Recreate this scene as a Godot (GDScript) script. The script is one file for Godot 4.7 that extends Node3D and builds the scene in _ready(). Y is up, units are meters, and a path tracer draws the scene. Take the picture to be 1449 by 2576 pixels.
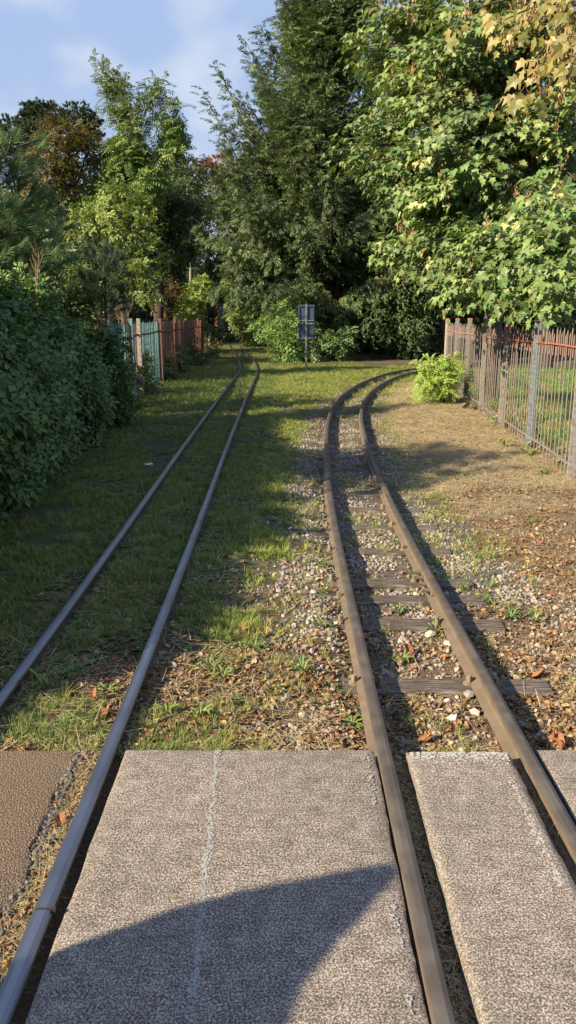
extends Node3D
# A narrow-gauge park railway: two tracks leave a concrete crossing, one curving right behind an iron fence.

const TH := 0.24702          # camera pitch, radians
const SUN_EL := 0.541        # sun elevation, radians
var rng := RandomNumberGenerator.new()
var n1 := FastNoiseLite.new()
var n2 := FastNoiseLite.new()
var n3 := FastNoiseLite.new()
var left_path: Curve3D
var right_path: Curve3D
var M := {}

# ------------------------------------------------------------------ geometry helpers
class Geo:
	var v := PackedVector3Array()
	var n := PackedVector3Array()
	var c := PackedColorArray()
	var i := PackedInt32Array()
	func tri(a: Vector3, b: Vector3, d: Vector3, col: Color) -> void:
		var nn := (d - a).cross(b - a).normalized()
		var s := v.size()
		v.append(a); v.append(b); v.append(d)
		n.append(nn); n.append(nn); n.append(nn)
		c.append(col); c.append(col); c.append(col)
		i.append(s); i.append(s + 1); i.append(s + 2)
	func up_quad(a: Vector3, b: Vector3, d: Vector3, e: Vector3, col: Color) -> void:
		if (d - a).cross(b - a).y < 0.0:
			quad(a, e, d, b, col)
		else:
			quad(a, b, d, e, col)
	func quad(a: Vector3, b: Vector3, d: Vector3, e: Vector3, col: Color) -> void:
		tri(a, b, d, col)
		tri(a, d, e, col)
	func box(t: Transform3D, s: Vector3, col: Color, bev := 0.0) -> void:
		var h := s * 0.5
		if bev <= 0.0:
			for k in 6:
				var ax := k % 3
				var sg := 1.0 if k < 3 else -1.0
				var nn := Vector3.ZERO
				nn[ax] = sg
				var u := Vector3.ZERO
				u[(ax + 1) % 3] = 1.0
				var w := nn.cross(u)
				var o := nn * h[ax]
				var uu := u * h[(ax + 1) % 3]
				var ww := w * h[(ax + 2) % 3]
				quad(t * (o - uu - ww), t * (o - uu + ww), t * (o + uu + ww), t * (o + uu - ww), col)
			return
		# bevelled: a hull of 24 corners
		var g := h - Vector3.ONE * bev
		for k in 6:
			var ax := k % 3
			var sg := 1.0 if k < 3 else -1.0
			var nn := Vector3.ZERO
			nn[ax] = sg
			var u := Vector3.ZERO
			u[(ax + 1) % 3] = 1.0
			var w := nn.cross(u)
			var o := nn * h[ax]
			var uu := u * g[(ax + 1) % 3]
			var ww := w * g[(ax + 2) % 3]
			quad(t * (o - uu - ww), t * (o - uu + ww), t * (o + uu + ww), t * (o + uu - ww), col)
		for ax in 3:
			var b := (ax + 1) % 3
			var d := (ax + 2) % 3
			for sb in [-1.0, 1.0]:
				for sd in [-1.0, 1.0]:
					var p0 := Vector3.ZERO
					p0[b] = sb * h[b]; p0[d] = sd * g[d]; p0[ax] = -g[ax]
					var p1 := Vector3.ZERO
					p1[b] = sb * g[b]; p1[d] = sd * h[d]; p1[ax] = -g[ax]
					var q0 := p0; q0[ax] = g[ax]
					var q1 := p1; q1[ax] = g[ax]
					if sb * sd < 0.0:
						quad(t * p0, t * p1, t * q1, t * q0, col)
					else:
						quad(t * p0, t * q0, t * q1, t * p1, col)
	func tube(p: PackedVector3Array, r: PackedFloat32Array, sides: int, col: Color, cap := true) -> void:
		var u := Vector3.RIGHT
		var s0 := v.size()
		for j in p.size():
			var t := (p[mini(j + 1, p.size() - 1)] - p[maxi(j - 1, 0)]).normalized()
			u = (u - t * u.dot(t))
			if u.length() < 0.05:
				u = t.cross(Vector3(0.31, 0.2, 0.9))
			u = u.normalized()
			var w := t.cross(u)
			for k in sides:
				var a := TAU * k / sides
				var o := u * cos(a) + w * sin(a)
				v.append(p[j] + o * r[j]); n.append(o); c.append(col)
		for j in p.size() - 1:
			for k in sides:
				var a := s0 + j * sides + k
				var b := s0 + j * sides + (k + 1) % sides
				var e := a + sides
				var f := b + sides
				i.append(a); i.append(e); i.append(b)
				i.append(b); i.append(e); i.append(f)
		if cap:
			var l := p.size() - 1
			var top := s0 + l * sides
			for k in range(1, sides - 1):
				tri(v[top], v[top + k + 1], v[top + k], col)
	func leaf(b: Vector3, dir: Vector3, nrm: Vector3, len: float, wid: float, fold: float, col: Color) -> void:
		var side := dir.cross(nrm).normalized()
		var m := b + dir * len * 0.45
		var tip := b + dir * len - nrm * len * 0.12
		tri(b, m + side * wid * 0.5 + nrm * fold * wid, tip, col)
		tri(b, tip, m - side * wid * 0.5 + nrm * fold * wid, col)
	func add_to(am: ArrayMesh) -> void:
		var a := []
		a.resize(Mesh.ARRAY_MAX)
		a[Mesh.ARRAY_VERTEX] = v
		a[Mesh.ARRAY_NORMAL] = n
		a[Mesh.ARRAY_COLOR] = c
		a[Mesh.ARRAY_INDEX] = i
		am.add_surface_from_arrays(Mesh.PRIMITIVE_TRIANGLES, a)
	func mesh(mat: Material) -> ArrayMesh:
		var am := ArrayMesh.new()
		add_to(am)
		am.surface_set_material(0, mat)
		return am

class Inst:
	var buf := PackedFloat32Array()
	var count := 0
	func add(b: Basis, o: Vector3, col: Color) -> void:
		buf.append_array(PackedFloat32Array([b.x.x, b.y.x, b.z.x, o.x, b.x.y, b.y.y, b.z.y, o.y, b.x.z, b.y.z, b.z.z, o.z, col.r, col.g, col.b, 1.0]))
		count += 1

func put(called: String, m: Mesh, parent: Node = self) -> MeshInstance3D:
	var o := MeshInstance3D.new()
	o.name = called
	o.mesh = m
	parent.add_child(o, true)
	return o

func put_copies(called: String, inst: Inst, m: Mesh, parent: Node = self) -> MultiMeshInstance3D:
	var mm := MultiMesh.new()
	mm.transform_format = MultiMesh.TRANSFORM_3D
	mm.use_colors = true
	mm.mesh = m
	mm.instance_count = inst.count
	if inst.count:
		mm.buffer = inst.buf
	var o := MultiMeshInstance3D.new()
	o.name = called
	o.multimesh = mm
	parent.add_child(o, true)
	o.set_meta("kind", "stuff")
	return o

var taken := {}
func numbered(called: String) -> String:
	if not taken.has(called):
		taken[called] = 0
		return called
	taken[called] += 1
	return "%s_%03d" % [called, taken[called]]

func tag(o: Node, label: String, category: String, group := "") -> void:
	o.set_meta("label", label)
	o.set_meta("category", category)
	if group:
		o.set_meta("group", group)

func thing(called: String, label: String, category: String, at := Vector3.ZERO, group := "") -> Node3D:
	var o := Node3D.new()
	o.name = numbered(called)
	add_child(o)
	o.position = at
	tag(o, label, category, group)
	return o

func structure(o: Node, label: String) -> void:
	o.set_meta("kind", "structure")
	o.set_meta("label", label)

func rf(a: float, b: float) -> float:
	return rng.randf_range(a, b)

func runit() -> Vector3:
	var z := rf(-1.0, 1.0)
	var a := rf(0.0, TAU)
	var r := sqrt(1.0 - z * z)
	return Vector3(r * cos(a), z, r * sin(a))

func mixc(a: Color, b: Color, t: float) -> Color:
	return a.lerp(b, clampf(t, 0.0, 1.0))

func basis_y(dir: Vector3, up: Vector3, s: float) -> Basis:
	var y := dir.normalized()
	var x := y.cross(up)
	if x.length() < 0.01:
		x = y.cross(Vector3(0.7, 0.1, 0.7))
	x = x.normalized()
	return Basis(x * s, y * s, x.cross(y) * s)

# a place given by its direction in the survey picture (1449 px wide) and its distance along the view axis
func P(px: float, py: float, zc: float) -> Vector3:
	var u := (px - 724.5) / 1935.9
	var w := (1288.0 - py) / 1935.9
	return Vector3(u * zc, 1.6 + zc * (w * cos(TH) - sin(TH)), -zc * (cos(TH) + w * sin(TH)))

func G(px: float, py: float, h := 0.0) -> Vector3:
	var q := P(px, py, 1.0) - Vector3(0, 1.6, 0)
	var t := (h - 1.6) / q.y
	return Vector3(q.x * t, h, q.z * t)

func bez(a: Vector3, b: Vector3, c: Vector3, k: int) -> PackedVector3Array:
	var o := PackedVector3Array()
	for j in k + 1:
		var t := float(j) / k
		o.append(a.lerp(b, t).lerp(b.lerp(c, t), t))
	return o

func taper(k: int, r0: float, r1: float) -> PackedFloat32Array:
	var o := PackedFloat32Array()
	for j in k:
		o.append(lerpf(r0, r1, float(j) / (k - 1)))
	return o

func smooth_line(pts: Array, per: int) -> PackedVector3Array:
	var o := PackedVector3Array()
	for j in pts.size() - 1:
		var p0: Vector3 = pts[maxi(j - 1, 0)]
		var p1: Vector3 = pts[j]
		var p2: Vector3 = pts[j + 1]
		var p3: Vector3 = pts[mini(j + 2, pts.size() - 1)]
		for k in per:
			var t := float(k) / per
			o.append(0.5 * (2.0 * p1 + (p2 - p0) * t + (2.0 * p0 - 5.0 * p1 + 4.0 * p2 - p3) * t * t + (3.0 * p1 - p0 - 3.0 * p2 + p3) * t * t * t))
	o.append(pts[-1])
	return o

# ------------------------------------------------------------------ materials
func lin(r: float, g: float, b: float) -> Color:
	return Color(r, g, b).linear_to_srgb()

func noise_tex(freq: float, a: Color, b: Color, seed_: int, kind := FastNoiseLite.TYPE_SIMPLEX_SMOOTH, lo := 0.3, hi := 0.7, size := 512) -> NoiseTexture2D:
	var t := NoiseTexture2D.new()
	t.width = size
	t.height = size
	t.seamless = true
	var f := FastNoiseLite.new()
	f.noise_type = kind
	f.seed = seed_
	f.frequency = freq
	f.fractal_octaves = 4
	t.noise = f
	var g := Gradient.new()
	g.offsets = PackedFloat32Array([lo, hi])
	g.colors = PackedColorArray([a, b])
	t.color_ramp = g
	return t

func mat(called: String, col: Color, rough := 0.8, metal := 0.0, vertex := true) -> StandardMaterial3D:
	var m := StandardMaterial3D.new()
	m.resource_name = called
	m.albedo_color = col
	m.roughness = rough
	m.metallic = metal
	m.vertex_color_use_as_albedo = vertex
	return m

func leaf_mat(called: String, back: float, rough := 0.5) -> StandardMaterial3D:
	var m := mat(called, Color.WHITE, rough)
	m.backlight_enabled = true
	m.backlight = Color(back, back, back * 0.55).linear_to_srgb()
	m.cull_mode = BaseMaterial3D.CULL_DISABLED
	return m

func triplanar(m: StandardMaterial3D, scale: float) -> void:
	m.uv1_triplanar = true
	m.uv1_world_triplanar = true
	m.uv1_scale = Vector3.ONE * scale

func concrete_tex() -> ImageTexture:
	var s := 1024
	var fine := FastNoiseLite.new()
	fine.seed = 5
	fine.frequency = 0.105
	fine.fractal_octaves = 5
	fine.fractal_gain = 0.75
	var mid := FastNoiseLite.new()
	mid.seed = 9
	mid.frequency = 0.011
	mid.fractal_octaves = 3
	var grit := FastNoiseLite.new()
	grit.seed = 14
	grit.noise_type = FastNoiseLite.TYPE_VALUE
	grit.frequency = 0.35
	var a := fine.get_seamless_image(s, s).get_data()
	var b := mid.get_seamless_image(s, s).get_data()
	var e := grit.get_seamless_image(s, s).get_data()
	var comb := FastNoiseLite.new()
	comb.seed = 27
	comb.frequency = 0.11
	comb.fractal_octaves = 2
	var ci := comb.get_seamless_image(64, s)
	ci.resize(s, s, Image.INTERPOLATE_CUBIC)
	var cb := ci.get_data()
	var o := PackedByteArray()
	o.resize(s * s * 3)
	for k in s * s:
		var sp := smoothstep(0.37, 0.66, a[k] / 255.0 * 0.66 + e[k] / 255.0 * 0.24 + cb[k] / 255.0 * 0.10)
		var st := (b[k] / 255.0 - 0.5) * 0.3
		var t := clampf(sp * 0.9 + st + 0.04, 0.0, 1.0)
		o[k * 3] = int(lerpf(92.0, 226.0, t))
		o[k * 3 + 1] = int(lerpf(80.0, 212.0, t))
		o[k * 3 + 2] = int(lerpf(71.0, 198.0, t))
	return ImageTexture.create_from_image(Image.create_from_data(s, s, false, Image.FORMAT_RGB8, o))

func make_materials() -> void:
	var g := mat("earth", Color.WHITE, 0.95)
	g.albedo_texture = noise_tex(0.03, Color(0.8, 0.78, 0.76), Color(1, 1, 1), 3, FastNoiseLite.TYPE_SIMPLEX_SMOOTH, 0.25, 0.75, 1024)
	triplanar(g, 1.7)
	g.heightmap_enabled = true
	g.heightmap_texture = noise_tex(0.05, Color.BLACK, Color.WHITE, 8, FastNoiseLite.TYPE_SIMPLEX_SMOOTH, 0.1, 0.9, 1024)
	g.heightmap_scale = 1.2
	M.earth = g
	var c := mat("concrete", Color.WHITE, 0.9)
	c.albedo_texture = concrete_tex()
	triplanar(c, 1.15)
	c.heightmap_enabled = true
	c.heightmap_texture = noise_tex(0.12, Color.BLACK, Color.WHITE, 12, FastNoiseLite.TYPE_SIMPLEX_SMOOTH, 0.1, 0.9, 1024)
	c.heightmap_scale = 0.1
	M.concrete = c
	var ro := mat("aggregate", Color.WHITE, 0.9)
	ro.albedo_texture = noise_tex(0.09, Color(0.34, 0.29, 0.24), Color(0.66, 0.58, 0.49), 21, FastNoiseLite.TYPE_SIMPLEX_SMOOTH, 0.3, 0.85, 1024)
	triplanar(ro, 1.3)
	ro.heightmap_enabled = true
	ro.heightmap_texture = noise_tex(0.1, Color.BLACK, Color.WHITE, 22, FastNoiseLite.TYPE_SIMPLEX_SMOOTH, 0.1, 0.9, 1024)
	ro.heightmap_scale = 0.5
	M.road = ro
	var ru := mat("rusty_steel", Color.WHITE, 0.75, 0.15)
	ru.albedo_texture = noise_tex(0.02, Color(0.92, 0.90, 0.88), Color(1, 1, 1), 31)
	triplanar(ru, 0.8)
	M.rust = ru
	var rt := mat("worn_rail_top", Color.WHITE, 0.5, 0.45)
	rt.albedo_texture = noise_tex(0.012, Color(0.86, 0.84, 0.83), Color(1, 1, 1), 33)
	triplanar(rt, 0.9)
	M.rusttop = rt
	var st := mat("polished_rail_top", Color.WHITE, 0.34, 0.9)
	st.albedo_texture = noise_tex(0.006, Color(0.9, 0.9, 0.9), Color(1, 1, 1), 35)
	triplanar(st, 0.6)
	M.steel = st
	var w := mat("weathered_timber", Color.WHITE, 0.9)
	w.albedo_texture = noise_tex(0.015, Color(0.55, 0.52, 0.5), Color(1, 1, 1), 41, FastNoiseLite.TYPE_SIMPLEX_SMOOTH, 0.25, 0.75)
	w.uv1_triplanar = true
	w.uv1_scale = Vector3(0.7, 6.0, 12.0)
	w.heightmap_enabled = true
	w.heightmap_texture = noise_tex(0.02, Color.BLACK, Color.WHITE, 42)
	w.heightmap_scale = 0.4
	M.timber = w
	var b := mat("bark", Color.WHITE, 0.95)
	b.albedo_texture = noise_tex(0.03, Color(0.5, 0.47, 0.45), Color(1, 1, 1), 51)
	triplanar(b, 1.5)
	M.bark = b
	var p := mat("weathered_paint", Color.WHITE, 0.65)
	p.albedo_texture = noise_tex(0.02, Color(0.85, 0.81, 0.78), Color(1, 1, 1), 61, FastNoiseLite.TYPE_SIMPLEX_SMOOTH, 0.3, 0.6)
	triplanar(p, 1.6)
	M.paint = p
	M.enamel = mat("blue_enamel", Color.WHITE, 0.5)
	M.plain = mat("matte", Color.WHITE, 0.85)
	M.stone = mat("stone", Color.WHITE, 0.85)
	M.leaf = leaf_mat("leaf", 0.5)
	M.gloss = leaf_mat("glossy_leaf", 0.4, 0.55)
	M.needle = leaf_mat("needle", 0.3, 0.55)
	M.grass = leaf_mat("grass_blade", 0.5, 0.6)
	M.dry = leaf_mat("dry_leaf", 0.3, 0.8)

# ------------------------------------------------------------------ leaf sprays (grow along +y, upper side +z)
func shade(col: Color, k: float) -> Color:
	return Color(col.r * k, col.g * k, col.b * k)

func spray_broad(count: int, len: float, wid: float, twig: float, material: Material) -> ArrayMesh:
	var g := Geo.new()
	for k in count:
		var t := rf(0.1, 1.0)
		var sd := -1.0 if k % 2 else 1.0
		var base := Vector3(rf(-0.06, 0.06), t * twig, -t * t * twig * 0.25 + rf(-0.08, 0.08) * twig)
		var dir := Vector3(sd * rf(0.3, 1.0), rf(0.2, 1.0), rf(-0.75, 0.15)).normalized()
		var nr := (Vector3(rf(-0.5, 0.5), rf(-0.1, 0.6), 1.0)).normalized()
		nr = (nr - dir * nr.dot(dir)).normalized()
		g.leaf(base, dir, nr, len * rf(0.7, 1.2), wid * rf(0.75, 1.15), rf(0.0, 0.25), shade(Color.WHITE, rf(0.75, 1.15)))
	return g.mesh(material)

func spray_maple(count: int, size: float) -> ArrayMesh:
	var g := Geo.new()
	var pts := [Vector2(0, 0), Vector2(0.2, -0.07), Vector2(0.44, 0.04), Vector2(0.33, 0.2), Vector2(0.6, 0.5), Vector2(0.3, 0.5), Vector2(0.2, 0.66), Vector2(0, 1.0), Vector2(-0.2, 0.66), Vector2(-0.3, 0.5), Vector2(-0.6, 0.5), Vector2(-0.33, 0.2), Vector2(-0.44, 0.04), Vector2(-0.2, -0.07)]
	g.tube(PackedVector3Array([Vector3.ZERO, Vector3(0, 0.25, -0.01), Vector3(0, 0.45, -0.05)]), PackedFloat32Array([0.006, 0.004, 0.003]), 4, Color(1.2, 0.7, 0.6))
	for k in count:
		var t := 0.08 + 0.4 * k / count
		var sd := -1.0 if k % 2 else 1.0
		var stem := Vector3(sd * rf(0.3, 1.0), rf(0.0, 0.9), rf(-0.2, 0.5)).normalized() * rf(0.07, 0.15)
		var base := Vector3(0, t, -t * 0.1) + stem
		g.leaf(Vector3(0, t, -t * 0.1), stem.normalized(), Vector3(0, 0, 1), stem.length(), 0.006, 0.0, Color(1.6, 0.8, 0.5))
		var dir := (stem.normalized() * 0.7 + Vector3(rf(-0.3, 0.3), rf(-0.1, 0.5), rf(-1.0, -0.2))).normalized()
		var nr := Vector3(rf(-0.4, 0.4), rf(-0.1, 0.7), 1.0)
		nr = (nr - dir * nr.dot(dir)).normalized()
		var x := dir.cross(nr).normalized()
		var s := size * rf(0.65, 1.15)
		var col := shade(Color.WHITE, rf(0.72, 1.2))
		col.r *= rf(0.85, 1.35)
		var cen := base + dir * s * 0.3
		var q := PackedVector3Array()
		for pt in pts:
			q.append(base + dir * s * pt.y + x * s * pt.x + nr * s * (0.16 * absf(pt.x) - 0.18 * pt.y * pt.y))
		for j in pts.size():
			g.tri(cen, q[j], q[(j + 1) % pts.size()], col)
	return g.mesh(M.leaf)

func spray_pinnate(pairs: int, length: float, leaflet: float, wid: float, fronds: int) -> ArrayMesh:
	var g := Geo.new()
	for f in fronds:
		var az := TAU * f / fronds + rf(-0.4, 0.4)
		var out := Vector3(cos(az), 0.7, sin(az) * 0.9 + 0.2).normalized()
		var prev := Vector3.ZERO
		var col := shade(Color.WHITE, rf(0.8, 1.2))
		for k in pairs:
			var t := float(k + 1) / pairs
			var q := out * length * t + Vector3(0, -0.35 * t * t, -0.35 * t * t) * length
			var d := (q - prev).normalized()
			var sdv := d.cross(Vector3(0, 0.4, 1)).normalized()
			var up := sdv.cross(d).normalized()
			g.leaf(prev, d, up, prev.distance_to(q), 0.008, 0.0, shade(Color(1.1, 0.9, 0.6), 0.9))
			for sg in [-1.0, 1.0]:
				var ld: Vector3 = (sdv * sg + d * 0.55 - up * 0.25).normalized()
				var ln := (up + runit() * 0.25)
				ln = (ln - ld * ln.dot(ld)).normalized()
				g.leaf(q, ld, ln, leaflet * rf(0.8, 1.1), wid, 0.12, shade(col, rf(0.85, 1.15)))
			prev = q
		g.leaf(prev, (out + Vector3(0, -0.6, -0.5)).normalized(), Vector3(0, 0, 1), leaflet, wid, 0.1, col)
	return g.mesh(M.leaf)

func spray_yew() -> ArrayMesh:
	var g := Geo.new()
	for k in 26:
		var t := 0.04 + 0.92 * k / 26.0
		var sd := -1.0 if k % 2 else 1.0
		var base := Vector3(rf(-0.03, 0.03), t, -0.22 * t * t)
		var dir := Vector3(sd * rf(0.5, 1.0), rf(0.5, 1.0), rf(-0.75, 0.25)).normalized()
		var nr := (Vector3(rf(-0.4, 0.4), rf(-0.3, 0.5), 1.0))
		nr = (nr - dir * nr.dot(dir)).normalized()
		g.leaf(base, dir, nr, rf(0.2, 0.42) * (1.15 - 0.6 * t), rf(0.06, 0.09), 0.1, shade(Color.WHITE, rf(0.6, 1.25)))
	return g.mesh(M.needle)

func tuft_pine(count: int, len: float, wid: float) -> ArrayMesh:
	var g := Geo.new()
	for k in count:
		var t := rf(0.0, 0.4)
		var a := rf(0, TAU)
		var sp := rf(0.25, 1.1)
		var dir := Vector3(cos(a) * sp, 1.0, sin(a) * sp).normalized()
		var base := Vector3(0, t * len * 2.0, 0)
		var side := dir.cross(runit()).normalized() * wid
		var tip := base + dir * len * rf(0.75, 1.1) + Vector3(0, 0, -0.12 * len)
		g.tri(base - side, base + side, tip, shade(Color.WHITE, rf(0.65, 1.25)))
	g.tube(PackedVector3Array([Vector3(0, -0.1, 0), Vector3(0, len * 0.8, 0)]), PackedFloat32Array([0.008, 0.006]), 4, Color(2.2, 0.9, 0.8))
	return g.mesh(M.needle)

func tuft_grass(blades: int, h: float, spread: float, wid: float, lean: float) -> ArrayMesh:
	var g := Geo.new()
	for k in blades:
		var a := rf(0, TAU)
		var o := Vector3(cos(a), 0, sin(a))
		var b := o * rf(0, spread)
		var hh := h * rf(0.5, 1.1)
		var side := Vector3(-o.z, 0, o.x) * wid
		var m := b + Vector3(0, hh * 0.6, 0) + o * lean * hh * 0.35
		var tip := b + Vector3(0, hh * rf(0.75, 1.0), 0) + o * lean * hh * rf(0.7, 1.2)
		var col := shade(Color.WHITE, rf(0.7, 1.25))
		if rng.randf() < 0.15:
			col = Color(2.4, 1.5, 1.6)
		g.quad(b - side, m - side * 0.8, m + side * 0.8, b + side, col)
		g.tri(m - side * 0.8, tip, m + side * 0.8, col)
	return g.mesh(M.grass)

func rock(seed_: int, flat: float) -> ArrayMesh:
	var g := Geo.new()
	var t := (1.0 + sqrt(5.0)) / 2.0
	var vs := [Vector3(-1, t, 0), Vector3(1, t, 0), Vector3(-1, -t, 0), Vector3(1, -t, 0), Vector3(0, -1, t), Vector3(0, 1, t), Vector3(0, -1, -t), Vector3(0, 1, -t), Vector3(t, 0, -1), Vector3(t, 0, 1), Vector3(-t, 0, -1), Vector3(-t, 0, 1)]
	var f := [[0, 11, 5], [0, 5, 1], [0, 1, 7], [0, 7, 10], [0, 10, 11], [1, 5, 9], [5, 11, 4], [11, 10, 2], [10, 7, 6], [7, 1, 8], [3, 9, 4], [3, 4, 2], [3, 2, 6], [3, 6, 8], [3, 8, 9], [4, 9, 5], [2, 4, 11], [6, 2, 10], [8, 6, 7], [9, 8, 1]]
	var r := RandomNumberGenerator.new()
	r.seed = seed_
	var w := []
	for q in vs:
		var u: Vector3 = q.normalized() * r.randf_range(0.65, 1.2)
		w.append(Vector3(u.x * r.randf_range(0.8, 1.15), u.y * flat, u.z))
	for q in f:
		g.tri(w[q[0]], w[q[2]], w[q[1]], shade(Color.WHITE, r.randf_range(0.9, 1.1)))
	return g.mesh(M.stone)

func dead_leaf(seed_: int) -> ArrayMesh:
	var g := Geo.new()
	var r := RandomNumberGenerator.new()
	r.seed = seed_
	var rows := []
	for j in 5:
		var t := j / 4.0
		var w := sin(PI * (0.06 + 0.9 * t)) * 0.34 * r.randf_range(0.8, 1.2)
		var y := sin(t * 3.0 + seed_) * 0.12
		rows.append([Vector3(-w, y + r.randf_range(0.05, 0.28), t - 0.5), Vector3(r.randf_range(-0.05, 0.05), y, t - 0.5), Vector3(w, y + r.randf_range(0.0, 0.3), t - 0.5)])
	for j in 4:
		for k in 2:
			var cc := shade(Color.WHITE, r.randf_range(0.75, 1.2))
			g.quad(rows[j][k], rows[j][k + 1], rows[j + 1][k + 1], rows[j + 1][k], cc)
	return g.mesh(M.dry)

# ------------------------------------------------------------------ ground
func xr_of(d: float) -> float:   # centre line of the right track
	var tab := [[-3.0, 0.6], [6.0, 0.60], [6.7, 0.615], [8.7, 0.69], [10.3, 0.76], [12.5, 0.92], [14.4, 1.12], [16.4, 1.47], [19.0, 2.08], [21.5, 2.85], [23.3, 3.6], [26.0, 5.4], [30.0, 10.0], [34.0, 16.0]]
	return look(tab, d)

func xl_of(d: float) -> float:
	var tab := [[-3.0, -0.9], [3.0, -0.91], [5.0, -0.93], [8.7, -0.995], [11.3, -1.03], [16.0, -1.09], [20.4, -1.12], [23.5, -1.17], [27.5, -1.42], [35.0, -2.12], [51.0, -3.7], [72.0, -6.3], [100.0, -12.0]]
	return look(tab, d)

func look(tab: Array, d: float) -> float:
	for k in tab.size() - 1:
		if d <= tab[k + 1][0]:
			var t: float = (d - tab[k][0]) / (tab[k + 1][0] - tab[k][0])
			return lerpf(tab[k][1], tab[k + 1][1], t)
	return tab[-1][1]

func fence_x(d: float) -> float:    # right iron fence
	return 2.16 + 0.089 * d

func ground_h(x: float, d: float) -> float:
	var h := n1.get_noise_2d(x * 90.0, d * 90.0) * 0.012 + n2.get_noise_2d(x * 25.0, d * 25.0) * 0.02
	if d < 2.5:
		return 0.025 + h * 0.4 + 0.032 * smoothstep(-0.60, -0.66, x)
	var left := smoothstep(0.35, -0.2, x)
	var far := smoothstep(9.0, 20.0, d)
	h += 0.035 * left * (1.0 - absf(clampf((x - xl_of(d)) / 0.5, -1.0, 1.0)) * 0.3)
	var xr := absf(x - xr_of(d))
	h += 0.03 * smoothstep(0.75, 1.1, xr) * (1.0 - left) + 0.035 * smoothstep(0.29, 0.42, xr_of(d) - x) * (1.0 - left * 0.6)
	if xr < 0.8 and x > xr_of(d) - 0.3:
		h = h * 0.45 - 0.002
	return h * (1.0 - far * 0.3) - 0.012

func zone(x: float, d: float) -> Dictionary:
	var xr := x - xr_of(d)
	var w := n2.get_noise_2d(x * 60.0, d * 60.0)
	var w2 := n3.get_noise_2d(x * 30.0 + 70.0, d * 30.0)
	var edge := xr + w * 0.3
	var gravel := smoothstep(-0.74, -0.48, xr + w * 0.16) * smoothstep(1.25 if d < 5.0 else 0.9, 0.75 if d < 5.0 else 0.5, edge) * smoothstep(2.9, 4.2, d + w2)
	gravel *= 1.0 - 0.4 * smoothstep(12.0, 18.0, d)
	var right := smoothstep(0.5, 1.0, edge)
	var straw := right * smoothstep(6.0, 8.0, d + w * 2.0) * (1.0 - smoothstep(21.0, 25.0, d))
	var litter := right * (1.0 - straw) * (1.0 - gravel)
	var near := smoothstep(4.8, 2.9, d + w2 * 1.2)
	litter = maxf(litter, near * smoothstep(-1.9, -0.9, x) * 0.8)
	var grass := (1.0 - right) * (1.0 - gravel * 0.85) * (1.0 - near * 0.55)
	if absf(xr) < 0.8 and d < 4.4:
		grass *= 0.25
		litter = maxf(litter, 0.45 * near)
		gravel = maxf(gravel, 0.22)
	if x > fence_x(d) + 0.1:
		var lawn := smoothstep(0.1, 0.7, x - fence_x(d) + w * 0.4)
		straw *= 1.0 - lawn
		litter *= 1.0 - lawn
		gravel *= 1.0 - lawn
		grass = maxf(grass, lawn)
	return {"gravel": gravel, "straw": straw, "litter": litter, "grass": grass, "near": near}

func ground_color(x: float, d: float) -> Color:
	var z := zone(x, d)
	var w := n1.get_noise_2d(x * 200.0, d * 200.0) * 0.5 + 0.5
	var w3 := n3.get_noise_2d(x * 50.0, d * 50.0) * 0.5 + 0.5
	var col := mixc(Color(0.075, 0.058, 0.034), Color(0.13, 0.10, 0.06), w)
	col = mixc(col, mixc(Color(0.05, 0.075, 0.018), Color(0.11, 0.115, 0.035), w3), z.grass * 0.75)
	col = mixc(col, mixc(Color(0.11, 0.095, 0.078), Color(0.20, 0.175, 0.15), w), z.gravel * 0.8)
	col = mixc(col, mixc(Color(0.16, 0.09, 0.045), Color(0.26, 0.165, 0.085), w), z.litter * 0.8)
	col = mixc(col, mixc(Color(0.35, 0.27, 0.155), Color(0.49, 0.395, 0.24), w), z.straw * 0.85)
	var xw := absf(x - xl_of(d))
	if d > 24.0 and xw > 1.0 + 0.6 * n2.get_noise_2d(x * 20.0, d * 20.0) and n3.get_noise_2d(x * 14.0, d * 14.0) + (d - 28.0) * 0.12 > 0.0:
		col = mixc(Color(0.11, 0.08, 0.042), Color(0.18, 0.13, 0.07), w)      # fallen leaves under the trees
	return col

func build_ground() -> void:
	var xs := PackedFloat32Array([-300, -150, -80, -45, -28, -18, -12, -8, -6, -4.8, -4.0, -3.5])
	var q := -3.1
	while q < 4.4:
		xs.append(q)
		q += 0.045
	for k in [4.6, 5.0, 5.5, 6.2, 7, 8, 9.5, 11, 13, 16, 20, 26, 35, 50, 80, 150, 300]:
		xs.append(k)
	var ds := PackedFloat32Array([-150, -60, -25, -12, -6, -3, -1.5, 0.0, 0.8])
	q = 1.2
	while q < 14.0:
		ds.append(q)
		q += 0.045 if q < 7.0 else 0.08
	while q < 40.0:
		ds.append(q)
		q += 0.25
	while q < 600.0:
		ds.append(q)
		q *= 1.12
	var g := Geo.new()
	var w := xs.size()
	for d in ds:
		for x in xs:
			g.v.append(Vector3(x, ground_h(x, d), -d))
			g.c.append(ground_color(x, d))
	g.n.resize(g.v.size())
	for j in ds.size():
		for k in w:
			var a := g.v[j * w + maxi(k - 1, 0)]
			var b := g.v[j * w + mini(k + 1, w - 1)]
			var e := g.v[maxi(j - 1, 0) * w + k]
			var f := g.v[mini(j + 1, ds.size() - 1) * w + k]
			g.n[j * w + k] = (b - a).cross(f - e).normalized()
	for j in ds.size() - 1:
		for k in w - 1:
			var a := j * w + k
			g.i.append(a); g.i.append(a + w); g.i.append(a + 1)
			g.i.append(a + 1); g.i.append(a + w); g.i.append(a + w + 1)
	structure(put("ground", g.mesh(M.earth)), "earth, leaf litter and straw between and beside the tracks")

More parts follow.
